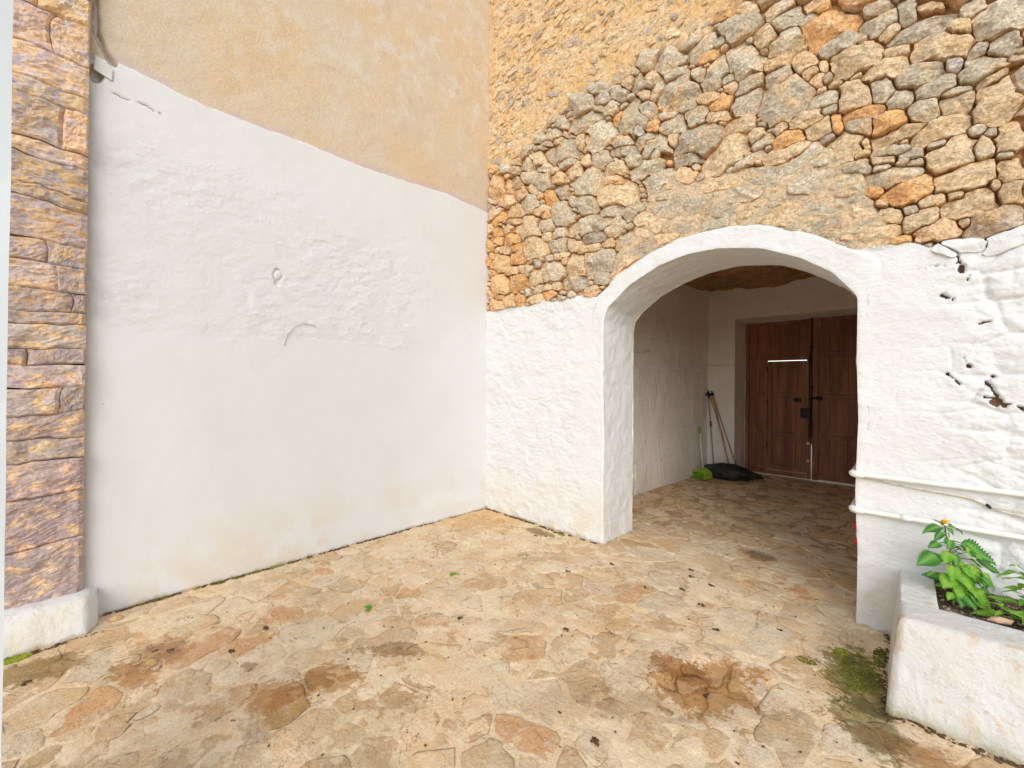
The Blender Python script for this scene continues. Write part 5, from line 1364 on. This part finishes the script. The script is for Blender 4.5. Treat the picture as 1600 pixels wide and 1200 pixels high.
# section across the front wall: outside foot -> outside top edge -> inside top edge -> inside bottom
sec = [(2.772 + 0.085 * t, -0.03 + (PT + 0.0) * t) for t in np.linspace(0, 0.93, 34)] + [(2.865, PT - 0.012), (2.878, PT - 0.002), (2.895, PT)] + [(y, PT) for y in np.linspace(2.93, 3.10, 12)] + [(3.118, PT - 0.004), (3.128, PT - 0.014)] + [(3.13, z) for z in (0.42, 0.40, 0.36)]
endx = lambda z, y: -0.070 + 0.045 * max(0, z) / PT
cols_ = []
xs_ = np.concatenate([np.linspace(0.0, 1, 90)])
rows_ = []
for (y_, z_) in sec:
    row = []
    for t in xs_:
        x_ = endx(z_, y_) + (3.0 - endx(z_, y_)) * t ** 1.6
        dz = 0.006 * float(vnoise(np.array(x_ * 5), np.array(1.0), 405)) if z_ > 0.4 else 0
        rr_ = max(0, 0.03 - (x_ - endx(z_, y_))) / 0.03          # rounded end corner
        row.append((x_, y_ + 0.02 * rr_ ** 2 * (y_ < 2.9), z_ + dz - 0.012 * rr_ ** 2 * (z_ > 0.43)))
    rows_.append(row)
pgrid(rows_, 'front_side', M['planter'])
# end wall: outer face (facing -x), top
rows_ = []
for (k_, z_) in [(0, z) for z in np.linspace(-0.03, PT - 0.014, 26)] + [(1, PT - 0.004)]:
    rows_.append([(endx(z_, 0) + (0.010 if k_ else 0), y_, z_) for y_ in np.linspace(2.79 + 0.085 * min(1, max(0, z_) / PT), D + 0.02, 40)][::-1])
pgrid(rows_, 'end_side', M['planter'])
rows_ = []
for x_ in list(np.linspace(-0.018, 0.115, 12)) + [0.124, 0.127, 0.127]:
    zz_ = PT - (0.014 if x_ > 0.125 else 0.003 if x_ > 0.12 else 0.001)
    rows_.append([(x_, y_, zz_) for y_ in np.linspace(3.09, D + 0.02, 34)][::-1])
rows_.append([(0.128, y_, 0.36) for y_ in np.linspace(3.09, D + 0.02, 34)][::-1])
pgrid(rows_, 'end_rim', M['planter'], 0.006)
# soil
sx = np.linspace(0.10, 3.0, 300); sy = np.linspace(3.11, D + 0.01, 60); X, Y = np.meshgrid(sx, sy)
Z = 0.405 + 0.03 * fbm(X * 5, Y * 5, 411, 3) + 0.012 * fbm(X * 30, Y * 30, 412, 4) + 0.02 * sstep(3.5, 3.63, Y)
idx = np.arange(X.size).reshape(X.shape); F = np.stack([idx[:-1, :-1], idx[:-1, 1:], idx[1:, 1:], idx[1:, :-1]], -1).reshape(-1, 4)
link(mesh_np('soil', np.stack([X, Y, Z], -1).reshape(-1, 3), F), 'soil', M['soil'], pl)
def soilz(x, y): return 0.405 + 0.03 * float(fbm(np.array(x * 5.), np.array(y * 5.), 411, 3)) + 0.012 * float(fbm(np.array(x * 30.), np.array(y * 30.), 412, 4)) + 0.02 * float(sstep(3.5, 3.63, np.array(y)))
ICO = [(0, 0, 1), (.89, 0, .45), (.28, .85, .45), (-.72, .53, .45), (-.72, -.53, .45), (.28, -.85, .45), (.72, .53, -.45), (-.28, .85, -.45), (-.89, 0, -.45), (-.28, -.85, -.45), (.72, -.53, -.45), (0, 0, -1)]
ICF = [(0, 1, 2), (0, 2, 3), (0, 3, 4), (0, 4, 5), (0, 5, 1), (1, 6, 2), (2, 7, 3), (3, 8, 4), (4, 9, 5), (5, 10, 1), (6, 7, 2), (7, 8, 3), (8, 9, 4), (9, 10, 5), (10, 6, 1), (11, 7, 6), (11, 8, 7), (11, 9, 8), (11, 10, 9), (11, 6, 10)]
def lump(mb, x, y, z, r, sx_=1, sy_=1, sz_=0.6, rot=None):
    a = rng.uniform(0, 6.28) if rot is None else rot; ca, sa = math.cos(a), math.sin(a)
    V_ = []
    for p in ICO:
        k = r * rng.uniform(0.7, 1.25); q = (p[0] * sx_ * k, p[1] * sy_ * k, p[2] * sz_ * k)
        V_.append((x + q[0] * ca - q[1] * sa, y + q[0] * sa + q[1] * ca, z + q[2]))
    mb.add(V_, ICF)
g1_ = MB(); g2_ = MB()
for _ in range(1500):
    x_ = rng.uniform(0.13, 1.1) if rng.random() < .8 else rng.uniform(1.1, 2.9); y_ = rng.uniform(3.135, 3.61)
    lump(g1_ if rng.random() < .75 else g2_, x_, y_, soilz(x_, y_) + 0.002, rng.uniform(0.003, 0.009), 1.3)
g1_.build('gravel', M['gravel_grain'], pl, kind='stuff'); g2_.build('pale_gravel', M['tan_chip'], pl, kind='stuff')
c_ = MB(); lump(c_, 0.345, 3.235, 0.43, 0.045, 1.2, 0.7, 0.4, 0.4); prop(c_.build('stone_chip', M['tan_chip'], None, (0, 0, 0), bevel=0.002), 'flat tan stone chip lying on the planter soil near its front rim', 'stone')

# nettles
def leaf_mesh(ln, wd, teeth=9, droop=0.35, fold=0.25, curl=0.0):
    V_ = []; F_ = []; vein = []
    n_ = teeth * 2 + 2
    for i in range(n_):
        t = i / (n_ - 1); base = wd * 0.5 * (math.sin(math.pi * min(1, t * 0.98 + 0.02) ** 0.62) ** 0.85) * (1 - 0.15 * t)
        tooth = (1.05 if i % 2 else 0.76); w_ = base * tooth if 0 < i < n_ - 1 else 0.0
        fx = t * ln + (0.018 * ln if i % 2 == 1 else 0)
        z_ = -droop * ln * t * t + 0.04 * ln * math.sin(t * 9)
        xm = t * ln * (1 - 0.18 * droop * t)
        V_ += [(xm, 0, z_), (fx * (1 - 0.18 * droop * t) + 0.06 * ln * (w_ / (wd + 1e-6)), w_, z_ + fold * w_ - (0.25 + curl) * w_ * w_ / max(wd, 1e-4) + (0.02 * wd if i % 2 else -0.02 * wd)), (fx * (1 - 0.18 * droop * t) + 0.06 * ln * (w_ / (wd + 1e-6)), -w_, z_ + fold * w_ - (0.25 + curl) * w_ * w_ / max(wd, 1e-4) + (0.02 * wd if i % 2 else -0.02 * wd)),
               (xm + 0.03 * ln, w_ * 0.5, z_ + fold * w_ * 0.5 + (0.012 * wd if i % 2 else -0.012 * wd)), (xm + 0.03 * ln, -w_ * 0.5, z_ + fold * w_ * 0.5 + (0.012 * wd if i % 2 else -0.012 * wd))]
        vein += [1.0, 0.0, 0.0, 0.35 if i % 2 else 0.9, 0.35 if i % 2 else 0.9]
    for i in range(n_ - 1):
        a, b = i * 5, (i + 1) * 5
        F_ += [(a, b, b + 3, a + 3), (a + 3, b + 3, b + 1, a + 1), (b, a, a + 4, b + 4), (b + 4, a + 4, a + 2, b + 2)]
    return V_, F_, vein
LM = {}
for k in range(5):
    LM[k] = leaf_mesh(1.0, (0.78, 0.68, 0.85, 0.62, 0.75)[k], (12, 10, 11, 9, 10)[k], (0.25, 0.45, 0.15, 0.6, 0.35)[k], (0.25, 0.3, 0.15, 0.35, 0.1)[k])
LME = {}
def leaf_at(par, base, az, el, ln, k, bright, roll=0.0):
    key = (k, bright)
    if key not in LME:
        V_, F_, ve = LM[k]; LME[key] = mesh_np('leaf', V_, F_, smooth=False, attrs={'vein': ve}); LME[key].materials.append(M['leaf_bright' if bright else 'leaf_dark'])
    o = bpy.data.objects.new('leaf', LME[key]); S.collection.objects.link(o); o.parent = par; WL[o.name] = Vector(base)
    o.location = Vector(base) - WL[par.name]; o.scale = (ln, ln, ln)
    o.rotation_euler = (Matrix.Rotation(rad(az), 4, 'Z') @ Matrix.Rotation(rad(-el), 4, 'Y') @ Matrix.Rotation(rad(roll), 4, 'X')).to_euler()
    return o
RX = math.degrees(math.atan2(ri.y, ri.x))      # azimuth of 'right in the picture'
nt1 = empty('nettle', (0.20, 3.42, 0.41), 'tall leafy nettle with one small orange flower rooted in the planter', 'plant')
stem = smoothpath([(0.215, 3.40, 0.40), (0.205, 3.40, 0.52), (0.185, 3.395, 0.66), (0.165, 3.39, 0.77), (0.158, 3.388, 0.83)])
MB().tube(stem, list(np.linspace(0.0055, 0.0028, len(stem))), 7).build('stem', M['stem_green'], nt1, (0.215, 3.40, 0.40), True)
# (base height, azimuth relative to picture right, elevation, length, petiole, kind, bright)
LV = [(0.815, 180, 0, 0.125, 0.02, 1, 0), (0.82, -5, 5, 0.11, 0.02, 3, 0), (0.825, 95, 15, 0.07, 0.012, 1, 0), (0.82, -95, 10, 0.06, 0.012, 1, 0),
      (0.79, 200, -8, 0.085, 0.03, 3, 0), (0.74, -40, -8, 0.20, 0.05, 0, 0), (0.73, 190, -5, 0.085, 0.06, 4, 0), (0.71, 165, -4, 0.06, 0.05, 1, 1),
      (0.69, 215, -14, 0.10, 0.04, 4, 1), (0.68, 248, -18, 0.085, 0.03, 1, 0), (0.66, 188, -16, 0.15, 0.10, 0, 0), (0.645, -22, -12, 0.15, 0.10, 0, 0),
      (0.66, 10, -5, 0.13, 0.12, 2, 1), (0.63, -60, -15, 0.15, 0.05, 4, 1), (0.61, -100, -20, 0.14, 0.03, 2, 1), (0.62, 225, -22, 0.11, 0.05, 1, 1),
      (0.60, -30, -18, 0.17, 0.06, 0, 1), (0.58, -75, -25, 0.15, 0.03, 0, 1), (0.56, 205, -20, 0.12, 0.05, 2, 1), (0.55, -10, -14, 0.14, 0.08, 4, 0),
      (0.54, -120, -25, 0.13, 0.03, 1, 1), (0.53, 40, -10, 0.12, 0.06, 4, 0), (0.52, 140, -12, 0.11, 0.05, 0, 0), (0.50, -50, -20, 0.14, 0.06, 4, 1),
      (0.49, -20, -15, 0.11, 0.10, 1, 0), (0.48, -95, -12, 0.12, 0.03, 2, 0), (0.47, 235, -8, 0.11, 0.03, 0, 0), (0.47, -140, -5, 0.09, 0.02, 1, 1),
      (0.645, -85, 5, 0.08, 0.02, 3, 1), (0.60, 80, -5, 0.12, 0.04, 2, 0), (0.46, 0, -5, 0.10, 0.09, 1, 1), (0.455, -60, 0, 0.10, 0.05, 1, 1)]
def stem_at(st, z):
    for a, b in zip(st[:-1], st[1:]):
        if a.z <= z <= b.z: return a.lerp(b, (z - a.z) / max(1e-6, b.z - a.z))
    return st[-1] if z > st[-1].z else st[0]
r9 = random.Random(3)
LV += [(z, r9.uniform(150, 390), r9.uniform(-30, 0), r9.uniform(0.045, 0.095), r9.uniform(0.03, 0.11), r9.randrange(5), r9.random() < 0.6) for z in np.linspace(0.47, 0.76, 22)]
for (z_, az, el, ln, pt, kk, br_) in LV:
    az2 = RX + az; b0 = stem_at(stem, z_); dv = Vector((math.cos(rad(az2)), math.sin(rad(az2)), 0.12))
    b1_ = b0 + dv * pt
    b1_.y = min(b1_.y, D - 0.05)
    MB().tube([b0, (b0 + b1_) / 2 + Vector((0, 0, 0.006)), b1_], 0.0022, 5).build('petiole', M['stem_green'], nt1, b0, True)
    if b1_.y + math.sin(rad(az2)) * ln > D - 0.02: ln = max(0.04, (D - 0.02 - b1_.y) / max(0.1, math.sin(rad(az2))))
    leaf_at(nt1, b1_, az2, el + 26 * math.sin(rad(az)), ln * 0.84, kk, br_, 28 * math.cos(rad(az)) + rng.uniform(-12, 12))
fl = MB()
for k in range(9):
    a_ = k / 9 * 2 * math.pi; fl.add([(0.158, 3.388, 0.838), (0.158 + 0.012 * math.cos(a_ - .3), 3.388 + 0.012 * math.sin(a_ - .3), 0.850), (0.158 + 0.026 * math.cos(a_), 3.388 + 0.026 * math.sin(a_), 0.862), (0.158 + 0.012 * math.cos(a_ + .3), 3.388 + 0.012 * math.sin(a_ + .3), 0.850)], [(0, 1, 2, 3)])
lump(fl, 0.158, 3.388, 0.852, 0.016, 1, 1, .9); fl.build('flower', M['petal'], nt1, (0.158, 3.388, 0.838))
mb = MB()
for k in range(26):
    a_ = rng.uniform(0, 6.28); z_ = rng.uniform(0.70, 0.80); b0 = stem_at(stem, z_); lump(mb, b0.x + 0.012 * math.cos(a_), b0.y + 0.012 * math.sin(a_), z_, 0.005, 1, 1, 1)
mb.build('buds', M['leaf_bright'], nt1, (0.17, 3.39, 0.7))
def small_nettle(x, y, hgt_, label, nlv, seed_):
    r_ = random.Random(seed_); zb = soilz(x, y); e_ = empty('nettle', (x, y, zb), label, 'plant')
    st = smoothpath([(x, y, zb - 0.01), (x + 0.01, y - 0.005, zb + hgt_ * .5), (x - 0.005, y - 0.01, zb + hgt_)])
    MB().tube(st, 0.0032, 6).build('stem', M['stem_green'], e_, (x, y, zb), True)
    for k in range(nlv):
        z_ = zb + hgt_ * (0.15 + 0.85 * (k + 1) / nlv); b0 = stem_at(st, z_); az2 = RX + k * 137 + r_.uniform(-20, 20); ln = r_.uniform(0.05, 0.10) * (1.2 - 0.4 * k / nlv)
        b1_ = b0 + Vector((math.cos(rad(az2)), math.sin(rad(az2)), 0.1)) * r_.uniform(0.015, 0.045)
        if b1_.y + math.sin(rad(az2)) * ln > D - 0.02: continue
        MB().tube([b0, b1_], 0.0018, 5).build('petiole', M['stem_green'], e_, b0, True)
        leaf_at(e_, b1_, az2, r_.uniform(-15, 12), ln, r_.randrange(5), 1, r_.uniform(-10, 10))
small_nettle(0.455, 3.42, 0.27, 'smaller bright green nettle at the right edge of the picture in the planter', 22, 5)
small_nettle(0.385, 3.33, 0.075, 'low pale green seedling on the soil between the two nettles', 8, 6)
small_nettle(0.50, 3.28, 0.10, 'low leafy sprout at the foot of the smaller nettle', 10, 8)

# ================================================================== SMALL THINGS ON THE FLOOR
def clumps(name, mat, spots, label=None, cat=None, parent=None, dens=1.0):
    mb = MB()
    for (x, y, rx, ry, n_, r0, r1) in spots:
        for _ in range(int(n_ * dens)):
            a_ = rng.uniform(0, 6.28); q = math.sqrt(rng.random()); px, py = x + rx * q * math.cos(a_), y + ry * q * math.sin(a_)
            r_ = rng.uniform(r0, r1); lump(mb, px, py, float(floor_h(np.array(px), np.array(py))) + 0.003 + r_ * 0.15, r_, 1.2, 1, 0.6)
    return mb.build(name, mat, parent, kind='stuff')
edge_l = [(L + 0.015, y_, 0.02, 0.04, 12, 0.004, 0.012) for y_ in np.arange(0.1, 3.6, 0.07) if rng.random() < 0.8]
edge_f = [(x_, D - 0.02, 0.04, 0.02, 12, 0.004, 0.012) for x_ in np.arange(-3.9, -2.25, 0.07) if rng.random() < 0.75]
clumps('wall_foot_dirt', M['dirt'], edge_l + edge_f + [(-3.68, y_, 0.02, 0.04, 10, 0.004, 0.011) for y_ in np.arange(-0.4, 0.08, 0.06)] + [(x_, 2.755, 0.05, 0.02, 14, 0.004, 0.012) for x_ in np.arange(-0.05, 1.2, 0.07)] + [(-0.075, y_, 0.02, 0.05, 9, 0.004, 0.01) for y_ in np.arange(2.8, 3.6, 0.08)])
clumps('wall_foot_moss', M['moss'], [(L + 0.02, y_, 0.02, 0.05, 26, 0.004, 0.011) for y_ in (0.75, 0.9, 1.02, 1.12, 1.3, 2.1, 3.5, 3.1, 0.3, 0.42)] + [(-2.72, D - 0.05, 0.09, 0.03, 60, 0.004, 0.011), (-3.3, D - 0.03, 0.2, 0.02, 40, 0.003, 0.009), (-0.18, 3.05, 0.09, 0.20, 420, 0.003, 0.009), (-0.11, 3.3, 0.03, 0.12, 130, 0.003, 0.009), (-0.27, 3.15, 0.04, 0.06, 80, 0.003, 0.008), (-0.42, 2.95, 0.05, 0.03, 60, 0.003, 0.008), (-0.22, 2.72, 0.05, 0.1, 60, 0.002, 0.006)])
clumps('bright_moss', M['bright_moss'], [(-3.66, -0.27, 0.03, 0.07, 180, 0.005, 0.014), (L + 0.02, 1.18, 0.015, 0.06, 50, 0.004, 0.009), (L + 0.02, 0.62, 0.012, 0.04, 14, 0.004, 0.008), (-0.28, 3.2, 0.03, 0.05, 60, 0.004, 0.009), (-2.66, D - 0.08, 0.03, 0.02, 30, 0.004, 0.009)])
spots = []
for (px, py) in [(-3.00, 0.83), (-2.89, 0.62), (-3.34, -0.20), (-3.16, 0.37), (-3.22, 0.30), (-1.35, 3.67), (-1.30, 3.55), (-1.12, 3.50), (-1.27, 3.28), (-1.08, 3.15), (-0.60, 3.20), (-0.55, 3.12), (-2.75, 3.40), (-2.85, 3.35), (-1.9, 3.3), (-2.1, 2.9), (-0.9, 2.9), (-1.5, 3.1), (-1.6, 2.2), (-2.2, 1.8), (-1.0, 1.6), (-0.75, 2.30), (-0.8, 2.42)]:
    spots.append((px, py, 0.022, 0.016, 12, 0.004, 0.010))
clumps('dirt_crumbs', M['dirt'], spots + [(rng.uniform(-3.6, 0), rng.uniform(0.4, 3.5), 0.01, 0.01, 2, 0.002, 0.006) for _ in range(240)] + [(rng.uniform(-2.2, 0), rng.uniform(3.7, 8.0), 0.02, 0.02, 3, 0.003, 0.008) for _ in range(60)])
# two tiny weeds
for k, (x_, y_, lb) in enumerate(((-2.744, 1.406, 'tiny green weed in a floor joint nearer the plastered wall'), (-2.736, 2.163, 'tiny green weed in a floor joint farther towards the corner'))):
    e_ = empty('weed', (x_, y_, 0), lb, 'weed', 'tiny weeds growing in the floor joints')
    for j in range(9):
        o = leaf_at(e_, Vector((x_ + rng.uniform(-.02, .02), y_ + rng.uniform(-.02, .02), 0.008)), j * 41, 25, 0.035, j % 5, 1)
# chips by the plinth corner and in the brown patch
c_ = MB(); lump(c_, -3.80, 0.16, 0.02, 0.035, 1.3, 0.7, 0.5, 1.2); prop(c_.build('stone_chip', M['petal'] if False else M['pale_timber'], None, (0, 0, 0)), 'ochre stone chip in the crack beside the white plinth', 'stone')
c_ = MB(); lump(c_, -3.08, 0.28, 0.012, 0.03, 1.2, 0.8, 0.5, 0.4); prop(c_.build('stone_chip', M['pale_timber'], None, (0, 0, 0)), 'small amber stone chip on the damp brown floor patch', 'stone')
